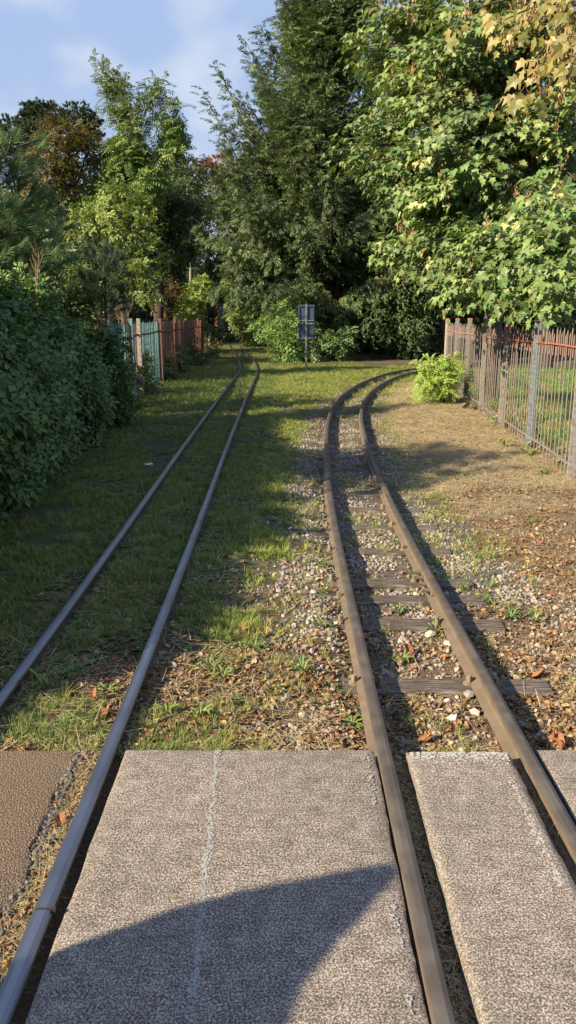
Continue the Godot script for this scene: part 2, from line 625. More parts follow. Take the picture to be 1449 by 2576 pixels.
# a cast slab with worn edges; its top is a fine sheet, its sides go down into the ground
func slab_mesh(x0: Callable, x1: Callable, d0: float, d1: float, y: float, rag: float, material: Material, tint: Color) -> ArrayMesh:
	var g := Geo.new()
	var nx := 36
	var nd := 110
	for j in nd + 1:
		var d := lerpf(d0, d1, float(j) / nd)
		var a: float = x0.call(d)
		var b: float = x1.call(d)
		for k in nx + 1:
			var t := float(k) / nx
			var x := lerpf(a, b, t)
			var rim := minf(minf(k, nx - k), minf(j, nd - j) * 1.0)
			var h := y + n2.get_noise_2d(x * 40.0, d * 40.0) * 0.0005
			var dd := d
			if rim < 0.5:
				h -= 0.008 + 0.006 * absf(n1.get_noise_2d(x * 400.0, d * 400.0))
				if k == 0 or k == nx:
					x += n1.get_noise_2d(x * 10.0, d * 900.0) * rag + n1.get_noise_2d(x * 10.0 + 50.0, d * 160.0) * rag * 1.5
				if j == 0 or j == nd:
					dd += n1.get_noise_2d(x * 600.0, d) * rag
			elif rim < 1.5:
				if k == 1:
					x = a + 0.012
				elif k == nx - 1:
					x = b - 0.012
				if j == nd - 1:
					dd = d1 - 0.012
				h -= 0.002 + 0.003 * absf(n1.get_noise_2d(x * 500.0, d * 500.0))
			g.v.append(Vector3(x, h, -dd))
			g.c.append(shade(tint, 1.0 + 0.14 * n3.get_noise_2d(x * 60.0, d * 60.0)))
	var w := nx + 1
	for j in nd + 1:
		for k in w:
			var a := g.v[j * w + maxi(k - 1, 0)]
			var b := g.v[j * w + mini(k + 1, nx)]
			var e := g.v[maxi(j - 1, 0) * w + k]
			var f := g.v[mini(j + 1, nd) * w + k]
			g.n.append((b - a).cross(f - e).normalized())
	for j in nd:
		for k in nx:
			var a := j * w + k
			g.i.append(a); g.i.append(a + w); g.i.append(a + 1)
			g.i.append(a + 1); g.i.append(a + w); g.i.append(a + w + 1)
	var down := Vector3(0, -0.11, 0)
	for j in nd:
		var a := g.v[j * w]
		var b := g.v[(j + 1) * w]
		g.quad(a, a + down, b + down, b, tint)
		a = g.v[j * w + nx]
		b = g.v[(j + 1) * w + nx]
		g.quad(b, b + down, a + down, a, tint)
	for k in nx:
		var a := g.v[nd * w + k]
		var b := g.v[nd * w + k + 1]
		g.quad(a, a + down, b + down, b, tint)
		a = g.v[k]
		b = g.v[k + 1]
		g.quad(b, b + down, a + down, a, tint)
	return g.mesh(material)

func build_crossing() -> void:
	var t := thing("concrete_slab", "wide speckled concrete slab with a pale line, between the two tracks", "slab", Vector3.ZERO, "concrete slabs of the crossing")
	put("slab_body", slab_mesh(func(_d): return -0.588, func(_d): return 0.312, -2.0, 2.5, 0.086, 0.003, M.concrete, Color(0.56, 0.565, 0.57)), t)
	# worn pale line: flakes of cement wash
	var g := Geo.new()
	for k in 950:
		var d := rf(0.9, 2.49)
		var x := lerpf(-0.215, -0.252, (d - 1.3) / 1.2) + rng.randfn(0.0, 0.006) + n1.get_noise_1d(d * 120.0) * 0.004
		if n1.get_noise_2d(d * 300.0, 5.0) > 0.35:
			continue
		var s := rf(0.002, 0.0055)
		var y := 0.0868 + k * 1.0e-6
		var a := rf(0, TAU)
		var pp := []
		for j in 4:
			pp.append(Vector3(x + cos(a + j * 1.57) * s * rf(0.5, 1.2), y, -d + sin(a + j * 1.57) * s * rf(0.6, 1.8)))
		g.up_quad(pp[0], pp[1], pp[2], pp[3], shade(Color(0.30, 0.29, 0.275), rf(0.8, 1.1)))
	for k in 330:    # flaked edge beside the rail
		var d := rf(1.4, 2.49)
		var x := 0.285 - absf(rng.randfn(0.0, 0.014)) + n1.get_noise_1d(d * 90.0) * 0.012
		if n1.get_noise_2d(d * 120.0, 9.0) > 0.0:
			continue
		var s := rf(0.002, 0.006)
		var a := rf(0, TAU)
		var pp := []
		for j in 4:
			pp.append(Vector3(x + cos(a + j * 1.57) * s * rf(0.5, 1.2), 0.0882 + k * 1.0e-6, -d + sin(a + j * 1.57) * s * rf(0.6, 1.6)))
		g.up_quad(pp[0], pp[1], pp[2], pp[3], shade(Color(0.30, 0.29, 0.275), rf(0.8, 1.1)))
	put("worn_line", g.mesh(M.plain), t)
	t = thing("concrete_slab", "narrow concrete slab lying between the two rails of the right track", "slab", Vector3.ZERO, "concrete slabs of the crossing")
	put("slab_body", slab_mesh(func(_d): return 0.428, func(_d): return 0.797, -2.0, 2.485, 0.083, 0.0035, M.concrete, Color(0.58, 0.585, 0.585)), t)
	g = Geo.new()
	for k in 900:
		var d := 2.475 - absf(rng.randfn(0.0, 0.03))
		var x := rf(0.44, 0.785)
		if k % 3 == 0:
			d = rf(1.5, 2.45)
			x = 0.765 - absf(rng.randfn(0.0, 0.012)) - n1.get_noise_1d(d * 100.0) * 0.01
			if n1.get_noise_2d(d * 110.0, 33.0) > 0.1:
				continue
		var s := rf(0.002, 0.007)
		var a := rf(0, TAU)
		var pp := []
		for j in 4:
			pp.append(Vector3(x + cos(a + j * 1.57) * s * rf(0.5, 1.4), 0.0838 + k * 1.0e-6, -d + sin(a + j * 1.57) * s * rf(0.6, 1.2)))
		g.up_quad(pp[0], pp[1], pp[2], pp[3], shade(Color(0.37, 0.355, 0.33), rf(0.8, 1.1)))
	put("worn_edge", g.mesh(M.plain), t)
	t = thing("concrete_slab", "concrete slab outside the right rail, cut by the picture's right edge", "slab", Vector3.ZERO, "concrete slabs of the crossing")
	put("slab_body", slab_mesh(func(_d): return 0.9, func(_d): return 1.85, -2.0, 2.5, 0.086, 0.003, M.concrete, Color(0.56, 0.565, 0.57)), t)
	var road := put("road", slab_mesh(func(_d): return -2.2, func(d): return -0.76 + n1.get_noise_1d(d * 55.0) * 0.022, -2.0, 2.5, 0.08, 0.022, M.road, Color(0.78, 0.74, 0.68)))
	structure(road, "old brown aggregate road surface with a broken edge left of the rail")

# ------------------------------------------------------------------ tracks
func offset_line(curve: Callable, off: float, d0: float, d1: float) -> PackedVector3Array:
	var o := PackedVector3Array()
	# walk along the centre line in short steps, then shift sideways
	var pts := []
	var d := d0
	while d <= d1 + 0.01:
		pts.append(Vector3(curve.call(d), 0.0, -d))
		d += 0.5
	var sm := PackedVector3Array()
	for k in pts.size():     # average away the table's corners
		var acc := Vector3.ZERO
		var wt := 0.0
		for j in range(-4, 5):
			var kk := k + j
			if kk < 0 or kk >= pts.size():
				continue
			var ww := 5.0 - absf(j)
			acc += pts[kk] * ww
			wt += ww
		sm.append(acc / wt if k > 4 and k < pts.size() - 5 else pts[k])
	for k in sm.size():
		var t := (sm[mini(k + 1, sm.size() - 1)] - sm[maxi(k - 1, 0)]).normalized()
		var r := t.cross(Vector3.UP).normalized()
		o.append(sm[k] + r * off)
	return o

func rail_mesh(line: PackedVector3Array, base: float, side_mat: Material, top_mat: Material, c_side: Color, c_top: Color, c_band: Color) -> ArrayMesh:
	var prof := [Vector2(-0.042, 0), Vector2(0.042, 0), Vector2(0.042, 0.008), Vector2(0.011, 0.02), Vector2(0.008, 0.026), Vector2(0.008, 0.052), Vector2(0.023, 0.062), Vector2(0.0255, 0.066), Vector2(0.0255, 0.079), Vector2(0.0215, 0.0862), Vector2(0.010, 0.0884), Vector2(-0.010, 0.0884), Vector2(-0.0215, 0.0862), Vector2(-0.0255, 0.079), Vector2(-0.0255, 0.066), Vector2(-0.023, 0.062), Vector2(-0.008, 0.052), Vector2(-0.008, 0.026), Vector2(-0.011, 0.02), Vector2(-0.042, 0.008)]
	var gs := Geo.new()
	var gt := Geo.new()
	for e in prof.size():
		var p: Vector2 = prof[e]
		var q: Vector2 = prof[(e + 1) % prof.size()]
		var top := e >= 8 and e <= 12
		var g := gt if top else gs
		var nn := Vector2(q.y - p.y, p.x - q.x).normalized()
		var s := g.v.size()
		var col := c_top if top else c_side
		if e == 9:
			col = c_band
		for j in line.size():
			var t := (line[mini(j + 1, line.size() - 1)] - line[maxi(j - 1, 0)]).normalized()
			var r := t.cross(Vector3.UP).normalized()
			var o := line[j] + Vector3(0, base, 0)
			g.v.append(o + r * p.x + Vector3(0, p.y, 0))
			g.v.append(o + r * q.x + Vector3(0, q.y, 0))
			var nw := r * nn.x + Vector3(0, nn.y, 0)
			g.n.append(nw); g.n.append(nw)
			var k := 1.0 + 0.18 * n3.get_noise_2d(line[j].z * 40.0, e * 31.0)
			g.c.append(shade(col, k)); g.c.append(shade(col, k))
		for j in line.size() - 1:
			var a := s + j * 2
			g.i.append(a); g.i.append(a + 1); g.i.append(a + 2)
			g.i.append(a + 1); g.i.append(a + 3); g.i.append(a + 2)
	var am := ArrayMesh.new()
	gs.add_to(am)
	gt.add_to(am)
	am.surface_set_material(0, side_mat)
	am.surface_set_material(1, top_mat)
	return am

func build_tracks() -> void:
	var rust := Color(0.165, 0.128, 0.095)
	# right track: rusty, on sleepers
	var t := thing("railway_track", "rusty brown track on timber sleepers, curving right behind the iron fence", "track", Vector3.ZERO, "narrow-gauge tracks")
	var r1 := put("rail", rail_mesh(offset_line(xr_of, -0.255, -3.0, 33.5), 0.012, M.rust, M.rusttop, rust, Color(0.155, 0.13, 0.108), Color(0.115, 0.098, 0.085)), t)
	var r2 := put("rail", rail_mesh(offset_line(xr_of, 0.255, -3.0, 33.5), 0.012, M.rust, M.rusttop, rust, Color(0.165, 0.138, 0.112), Color(0.085, 0.078, 0.074)), t)
	# fishplates with bolts on the inner faces
	for e in [[r1, 0.6 - 0.255 + 0.016, 4.75, 1.0], [r2, 0.6 + 0.255 - 0.016, 4.42, -1.0]]:
		var g := Geo.new()
		g.box(Transform3D(Basis(), Vector3(e[1], 0.054, -e[2])), Vector3(0.016, 0.034, 0.44), shade(rust, 1.05), 0.004)
		put("fishplate", g.mesh(M.rust), e[0])
		for k in 4:
			var gb := Geo.new()
			var z: float = -e[2] - 0.165 + k * 0.11
			gb.tube(PackedVector3Array([Vector3(e[1] + e[3] * 0.006, 0.054, z), Vector3(e[1] + e[3] * 0.034, 0.054, z)]), PackedFloat32Array([0.015, 0.0145]), 6, shade(rust, 0.95))
			gb.tube(PackedVector3Array([Vector3(e[1] + e[3] * 0.03, 0.054, z), Vector3(e[1] + e[3] * 0.052, 0.054, z)]), PackedFloat32Array([0.008, 0.008]), 7, shade(rust, 0.8))
			put("fishplate_bolt", gb.mesh(M.rust), e[0])
	var sl := [3.15, 3.86, 4.24, 4.52, 5.19, 5.83]
	var d := 6.45
	while d < 15.0:
		sl.append(d)
		d += rf(0.58, 0.68)
	for k in sl.size():
		var dd: float = sl[k]
		var cx := xr_of(dd)
		var dir := Vector3(xr_of(dd + 0.2) - xr_of(dd - 0.2), 0, -0.4).normalized()
		var b := Basis(dir.cross(Vector3.UP).normalized(), Vector3.UP, -dir) * Basis(Vector3.UP, rf(-0.025, 0.025))
		var g := Geo.new()
		var len := rf(1.08, 1.16)
		var wd := rf(0.115, 0.15)
		var col := shade(Color(0.19, 0.155, 0.135), rf(0.85, 1.1))
		g.box(Transform3D(), Vector3(len, 0.12, wd), col, 0.008)
		# drying cracks: thin dark strips of missing wood along the top
		var s := put("sleeper", g.mesh(M.timber), t)
		s.transform = Transform3D(b, Vector3(cx + rf(-0.02, 0.02), -0.047 + rf(-0.005, 0.002) - (0.012 if dd > 6.0 else 0.0), -dd))
		if dd < 8.0:
			for sx in [-0.31, -0.2, 0.2, 0.31]:
				if rng.randf() < 0.25 and dd > 3.5:
					continue
				var gb := Geo.new()
				var o := Vector3(sx + rf(-0.006, 0.006), 0.06, rf(-0.015, 0.015))
				gb.tube(PackedVector3Array([o, o + Vector3(0, 0.008, 0), o + Vector3(0, 0.014, 0)]), PackedFloat32Array([0.026, 0.026, 0.016]), 10, Color(0.22, 0.17, 0.12))
				gb.box(Transform3D(Basis(Vector3.UP, rf(0, 1.5)), o + Vector3(0, 0.026, 0)), Vector3(0.021, 0.03, 0.021), Color(0.24, 0.19, 0.14), 0.002)
				put("screw_spike", gb.mesh(M.rust), s)
	# left track: polished by traffic, bedded in turf
	t = thing("railway_track", "polished steel track running straight through shaded grass on the left", "track", Vector3.ZERO, "narrow-gauge tracks")
	var dark := Color(0.085, 0.07, 0.06)
	for sx in [-0.265, 0.265]:
		var ln := offset_line(xl_of, sx, -3.0, 90.0)
		var r := put("rail", rail_mesh(ln, 0.012, M.rust, M.steel, dark, Color(0.24, 0.25, 0.28), Color(0.20, 0.205, 0.23)), t)
		if sx > 0.0:
			# open joint near the camera, seen as a thin step in the head
			var g := Geo.new()
			g.box(Transform3D(Basis(Vector3.UP, 0.05), Vector3(-0.9 + sx, 0.0925, -1.70)), Vector3(0.0525, 0.0175, 0.007), Color(0.045, 0.035, 0.03))
			put("rail_joint", g.mesh(M.rust), r)
	d = 2.7
	while d < 60.0:
		var g := Geo.new()
		g.box(Transform3D(), Vector3(1.1, 0.1, 0.13), Color(0.13, 0.10, 0.085), 0.008)
		var s := put("sleeper", g.mesh(M.timber), t)
		s.transform = Transform3D(Basis(Vector3.UP, rf(-0.02, 0.02)), Vector3(xl_of(d), -0.047, -d))
		d += 0.72 if d < 12.0 else 1.4

# ------------------------------------------------------------------ ground cover
func scatter_ground() -> void:
	var tufts := [tuft_grass(11, 0.085, 0.045, 0.0028, 0.9), tuft_grass(9, 0.06, 0.05, 0.003, 1.5), tuft_grass(12, 0.12, 0.04, 0.003, 0.7)]
	var ins := [Inst.new(), Inst.new(), Inst.new()]
	var fan := Inst.new()
	var stones := [Inst.new(), Inst.new(), Inst.new(), Inst.new()]
	var leaves := [Inst.new(), Inst.new(), Inst.new()]
	var straws := Inst.new()
	var creepers := Inst.new()
	# one pass over rings of growing distance; sizes grow a little where single blades could not be seen
	for k in 150000:
		var u := rng.randf()
		var d := 2.5 + 23.0 * pow(u, 1.75)
		var x := rf(-3.3, minf(1.2 + d * 0.34, 5.0))
		if absf(x) > 0.9 + 0.42 * d:
			continue
		var ax := absf(absf(x - xl_of(d)) - 0.265)
		var bx := absf(absf(x - xr_of(d)) - 0.255)
		if ax < 0.032 or bx < 0.034:
			continue
		var z := zone(x, d)
		var grow := 1.0 + maxf(d - 7.0, 0.0) * 0.05
		var pn := n3.get_noise_2d(x * 55.0, d * 55.0)
		var gw: float = z.grass
		var dens: float = gw * smoothstep(-0.35 + 0.22 * z.near, 0.25 + 0.15 * z.near, pn + 0.12) * (1.0 - 0.1 * z.near)
		if x > -0.2 and x < fence_x(d):
			dens = maxf(dens, 0.05 * smoothstep(0.25, 0.45, pn))
		if rng.randf() < dens:
			var h := ground_h(x, d)
			var which := rng.randi_range(0, 2)
			var dry := clampf(n2.get_noise_2d(x * 70.0, d * 70.0) + 0.2, 0.0, 1.0)
			var col := mixc(Color(0.145, 0.24, 0.036), Color(0.37, 0.37, 0.08), rng.randf())
			col = mixc(col, Color(0.38, 0.31, 0.14), (dry * 0.6 + 0.1 * z.near) * rng.randf())
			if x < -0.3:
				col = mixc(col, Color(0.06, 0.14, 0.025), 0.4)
			var s: float = rf(0.3, 0.72) * grow * (0.8 if d > 8.0 else 1.0) * (1.0 - 0.25 * z.near)
			if bx < 0.1 or ax < 0.07:
				s *= 0.7
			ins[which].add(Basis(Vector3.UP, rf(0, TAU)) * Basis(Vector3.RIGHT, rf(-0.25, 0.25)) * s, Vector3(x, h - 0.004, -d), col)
	for k in 80000:
		var d := 2.53 + 15.0 * pow(rng.randf(), 1.9)
		var x := xr_of(d) + rf(-1.25, 1.7)
		var z := zone(x, d)
		var bx := absf(absf(x - xr_of(d)) - 0.255)
		if bx < 0.035 or absf(x) > 0.9 + 0.42 * d:
			continue
		var pn := n1.get_noise_2d(x * 70.0 + 300.0, d * 70.0)
		if rng.randf() > z.gravel * smoothstep(-0.5, 0.3, pn) * 0.85 + 0.06:
			continue
		# stones lie between the sleepers
		var h := ground_h(x, d)
		var s := rf(0.005, 0.0145) * (1.5 if rng.randf() < 0.12 else 1.0)
		var tone := rf(0.65, 1.25)
		var col := mixc(Color(0.25, 0.22, 0.19), Color(0.30, 0.245, 0.195), rng.randf())
		if rng.randf() < 0.2:
			col = Color(0.18, 0.16, 0.15)
		if rng.randf() < 0.12:
			col = Color(0.42, 0.37, 0.31)
		stones[k % 4].add(Basis(runit(), rf(0, TAU)) * s, Vector3(x, h + s * 0.25, -d), shade(col, tone))
	for k in 60000:
		var d := 2.52 + 10.0 * pow(rng.randf(), 1.6)
		var x := rf(-1.7, minf(1.2 + d * 0.4, 3.6))
		if absf(x) > 0.9 + 0.42 * d or x > fence_x(d) + 0.2:
			continue
		var bx := absf(absf(x - xr_of(d)) - 0.255)
		var ax := absf(absf(x - xl_of(d)) - 0.265)
		if bx < 0.034 or ax < 0.034:
			continue
		var z := zone(x, d)
		var pn := n2.get_noise_2d(x * 80.0, d * 80.0 + 400.0)
		if rng.randf() > (z.litter + 0.12 * z.gravel + 0.05 * z.grass + 0.25 * z.straw) * smoothstep(-0.55, 0.25, pn):
			continue
		var s := rf(0.018, 0.042)
		var col := mixc(Color(0.18, 0.10, 0.055), Color(0.30, 0.175, 0.085), rng.randf())
		if rng.randf() < 0.3:
			col = Color(0.38, 0.27, 0.14)
		if rng.randf() < 0.05:
			col = Color(0.40, 0.16, 0.07)
		leaves[k % 3].add(Basis(Vector3.UP, rf(0, TAU)) * Basis(Vector3.RIGHT, rf(-0.7, 0.7)) * Basis(Vector3.BACK, rf(-0.7, 0.7)) * s, Vector3(x, ground_h(x, d) + 0.006, -d), shade(col, rf(0.6, 1.25)))
	for k in 60000:
		var d := 2.52 + 17.0 * pow(rng.randf(), 1.4)
		var x := rf(-1.4, minf(1.2 + d * 0.36, 4.6))
		if absf(x) > 0.9 + 0.42 * d or x > fence_x(d) + 0.3:
			continue
		var bx := absf(absf(x - xr_of(d)) - 0.255)
		if bx < 0.05:
			continue
		var z := zone(x, d)
		if rng.randf() > z.straw * 0.9 + z.litter * (0.3 if x > 1.2 else 0.12) + z.grass * 0.07 + z.gravel * 0.06:
			continue
		var s := rf(0.5, 1.3) * (1.0 + maxf(0.0, d - 7.0) * 0.05)
		straws.add(Basis(Vector3.UP, rf(0, TAU)) * Basis(Vector3.RIGHT, rf(-0.2, 0.2)) * s, Vector3(x, ground_h(x, d) + 0.008, -d), shade(mixc(Color(0.42, 0.32, 0.17), Color(0.55, 0.45, 0.27), rng.randf()), rf(0.7, 1.1)))
	for k in 22000:     # mown straw on the bank below the iron fence
		var d := rf(6.8, 19.0)
		var x := rf(xr_of(d) + 0.5, fence_x(d) + 0.2)
		var z := zone(x, d)
		if rng.randf() > z.straw * (0.55 + 0.45 * n1.get_noise_2d(x * 60.0, d * 60.0)):
			continue
		straws.add(Basis(Vector3.UP, rf(0, TAU)) * Basis(Vector3.RIGHT, rf(-0.35, 0.35)) * rf(0.7, 1.5) * (1.0 + maxf(0.0, d - 8.0) * 0.06), Vector3(x, ground_h(x, d) + 0.012, -d), shade(mixc(Color(0.44, 0.33, 0.17), Color(0.62, 0.52, 0.32), rng.randf()), rf(0.75, 1.1)))
	for k in 2600:      # debris in the slots beside the rails of the crossing
		var d := rf(1.2, 2.52)
		var x := rf(-0.77, -0.662)
		if k % 3 == 0:
			x = rf(0.38, 0.43)
		elif k % 7 == 0:
			x = rf(0.79, 0.825)
		var h := ground_h(x, d)
		var kk := rng.randf()
		if kk < 0.35:
			leaves[k % 3].add(Basis(Vector3.UP, rf(0, TAU)) * Basis(Vector3.RIGHT, rf(-0.8, 0.8)) * rf(0.012, 0.03), Vector3(x, h + 0.006, -d), shade(mixc(Color(0.24, 0.14, 0.07), Color(0.42, 0.25, 0.11), rng.randf()), rf(0.6, 1.2)))
		elif kk < 0.65:
			stones[k % 4].add(Basis(runit(), rf(0, TAU)) * rf(0.004, 0.010), Vector3(x, h + 0.002, -d), shade(Color(0.24, 0.2, 0.15), rf(0.6, 1.3)))
		else:
			straws.add(Basis(Vector3.UP, rf(0, TAU)) * Basis(Vector3.RIGHT, rf(-0.3, 0.3)) * rf(0.35, 0.7), Vector3(x, h + 0.006, -d), shade(Color(0.46, 0.37, 0.2), rf(0.6, 1.1)))
	for k in 420:       # crumbs broken off the road's edge
		var d := rf(1.2, 2.5)
		var s := rf(0.004, 0.014)
		var x := -0.765 + n1.get_noise_1d(d * 55.0) * 0.022 + absf(rng.randfn(0.0, 0.018))
		stones[k % 4].add(Basis(runit(), rf(0, TAU)) * s, Vector3(x, ground_h(x, d) + s * 0.4 + 0.004, -d), shade(Color(0.10, 0.09, 0.078), rf(0.6, 1.6)))
	# low rosettes and clover in the turf
	for k in 9000:
		var d := 2.6 + 10.0 * pow(rng.randf(), 1.6)
		var x := rf(-2.0, 0.5)
		if absf(x) > 0.9 + 0.42 * d:
			continue
		var ax := absf(absf(x - xl_of(d)) - 0.265)
		if ax < 0.05 or absf(absf(x - xr_of(d)) - 0.255) < 0.05:
			continue
		var z := zone(x, d)
		if rng.randf() > z.grass * 0.7 * smoothstep(-0.1, 0.4, n1.get_noise_2d(x * 60.0, d * 60.0)):
			continue
		creepers.add(Basis(Vector3.UP, rf(0, TAU)) * rf(0.5, 1.0), Vector3(x, ground_h(x, d), -d), mixc(Color(0.06, 0.13, 0.03), Color(0.14, 0.2, 0.05), rng.randf()))
	# lawn beyond the iron fence, and turf among the far trees
	var lawn := Inst.new()
	for k in 16000:
		var d := rf(6.5, 24.0)
		var x := fence_x(d) + rf(0.15, 9.0)
		if x > 1.0 + 0.42 * d:
			continue
		var col := mixc(Color(0.13, 0.27, 0.045), Color(0.26, 0.37, 0.08), rng.randf())
		if n2.get_noise_2d(x * 30.0, d * 30.0) > 0.3:
			col = mixc(col, Color(0.42, 0.32, 0.16), 0.8)
		lawn.add(Basis(Vector3.UP, rf(0, TAU)) * rf(0.8, 1.5), Vector3(x, ground_h(x, d), -d), col)
	var fargrass := Inst.new()
	for k in 14000:
		var d := rf(22.0, 60.0)
		var x := xl_of(d) + rf(-2.6, 4.0 if d < 30.0 else 2.2)
		if absf(absf(x - xl_of(d)) - 0.265) < 0.05:
			continue
		fargrass.add(Basis(Vector3.UP, rf(0, TAU)) * rf(0.8, 1.3), Vector3(x, ground_h(x, d), -d), mixc(mixc(Color(0.10, 0.17, 0.03), Color(0.24, 0.24, 0.06), rng.randf()), Color(0.4, 0.3, 0.14), 0.3 * rng.randf()))
	var lab := ["short blades of grass growing around the tracks", "flat dry-tipped grass growing around the tracks", "taller grass tufts growing around the tracks"]
	for k in 3:
		var o := put_copies("grass" if k == 0 else "grass_%03d" % k, ins[k], tufts[k])
		tag(o, lab[k], "grass")
	tag(put_copies("lawn_grass", lawn, tufts[2]), "sunlit lawn grass behind the iron fence", "grass")
	tag(put_copies("verge_grass", fargrass, tufts[1]), "mown grass verge along the far bend of the left track", "grass")
	var glab := ["grey angular ballast stones around the right track", "brownish ballast stones around the right track", "flat ballast stones around the right track", "small mixed ballast stones around the right track"]
	for k in 4:
		tag(put_copies("gravel" if k == 0 else "gravel_%03d" % k, stones[k], rock(100 + k, [0.8, 0.7, 0.5, 0.95][k])), glab[k], "gravel")
	var llab := ["curled brown fallen leaves carpeting the ground right of the track", "dry fallen leaves lying on the soil by the crossing", "rust brown fallen leaves among grass and gravel"]
	for k in 3:
		tag(put_copies("leaf_litter" if k == 0 else "leaf_litter_%03d" % k, leaves[k], dead_leaf(k + 3)), llab[k], "leaf litter")
	var g := Geo.new()
	for k in 4:
		var a := rf(0, TAU)
		var dir := Vector3(cos(a), rf(-0.05, 0.1), sin(a))
		var o := Vector3(rf(-0.05, 0.05), rf(0, 0.008), rf(-0.05, 0.05))
		var side := dir.cross(Vector3.UP).normalized() * 0.0016
		var L := rf(0.04, 0.11)
		g.quad(o - side, o + side, o + dir * L + side * 0.5, o + dir * L - side * 0.5, shade(Color.WHITE, rf(0.8, 1.1)))
	tag(put_copies("straw", straws, g.mesh(M.dry)), "pale cut straw spread on the ground beside the curving track", "straw")
	g = Geo.new()
	for k in 9:
		var a := TAU * k / 9.0 + rf(-0.3, 0.3)
		var dir := Vector3(cos(a), rf(0.15, 0.6), sin(a)).normalized()
		g.leaf(Vector3.ZERO, dir, (Vector3.UP - dir * dir.y).normalized(), rf(0.035, 0.07), rf(0.012, 0.02), 0.15, shade(Color.WHITE, rf(0.8, 1.2)))
	tag(put_copies("ground_weeds", creepers, g.mesh(M.leaf)), "low broad-leaved weeds and clover spread through the turf", "weeds")

func weed_mesh(count: int, len: float, wid: float, lift: float) -> ArrayMesh:
	var g := Geo.new()
	for k in count:
		var a := TAU * k / count + rf(-0.35, 0.35)
		var o := Vector3(cos(a), 0, sin(a))
		var L := len * rf(0.7, 1.15)
		var side := Vector3(-o.z, 0, o.x)
		var lf := lift * rf(0.5, 1.4)
		var p0 := Vector3.ZERO
		var p1 := o * L * 0.35 + Vector3.UP * lf * L * 0.5
		var p2 := o * L * 0.72 + Vector3.UP * lf * L * 0.7
		var p3 := o * L + Vector3.UP * lf * L * 0.55
		var w := wid * rf(0.8, 1.2)
		var col := shade(Color.WHITE, rf(0.8, 1.2))
		var f := Vector3.UP * w * 0.25
		for sg in [-1.0, 1.0]:
			var a1: Vector3 = p1 + side * sg * w * 0.4 + f
			var a2: Vector3 = p2 + side * sg * w * 0.5 + f
			if sg > 0:
				g.tri(p0, p1, a1, col); g.quad(p1, p2, a2, a1, col); g.tri(p2, p3, a2, col)
			else:
				g.tri(p0, a1, p1, col); g.quad(p1, a1, a2, p2, col); g.tri(p2, a2, p3, col)
	return g.mesh(M.leaf)

func tint_mesh(m: ArrayMesh, col: Color) -> ArrayMesh:
	var a := m.surface_get_arrays(0)
	var cs: PackedColorArray = a[Mesh.ARRAY_COLOR]
	for k in cs.size():
		cs[k] = Color(cs[k].r * col.r, cs[k].g * col.g, cs[k].b * col.b)
	a[Mesh.ARRAY_COLOR] = cs
	var o := ArrayMesh.new()
	o.add_surface_from_arrays(Mesh.PRIMITIVE_TRIANGLES, a)
	o.surface_set_material(0, m.surface_get_material(0))
	return o

func on_ground(px: float, py: float) -> Vector3:
	var p := G(px, py, 0.01)
	return Vector3(p.x, ground_h(p.x, -p.z), p.z)

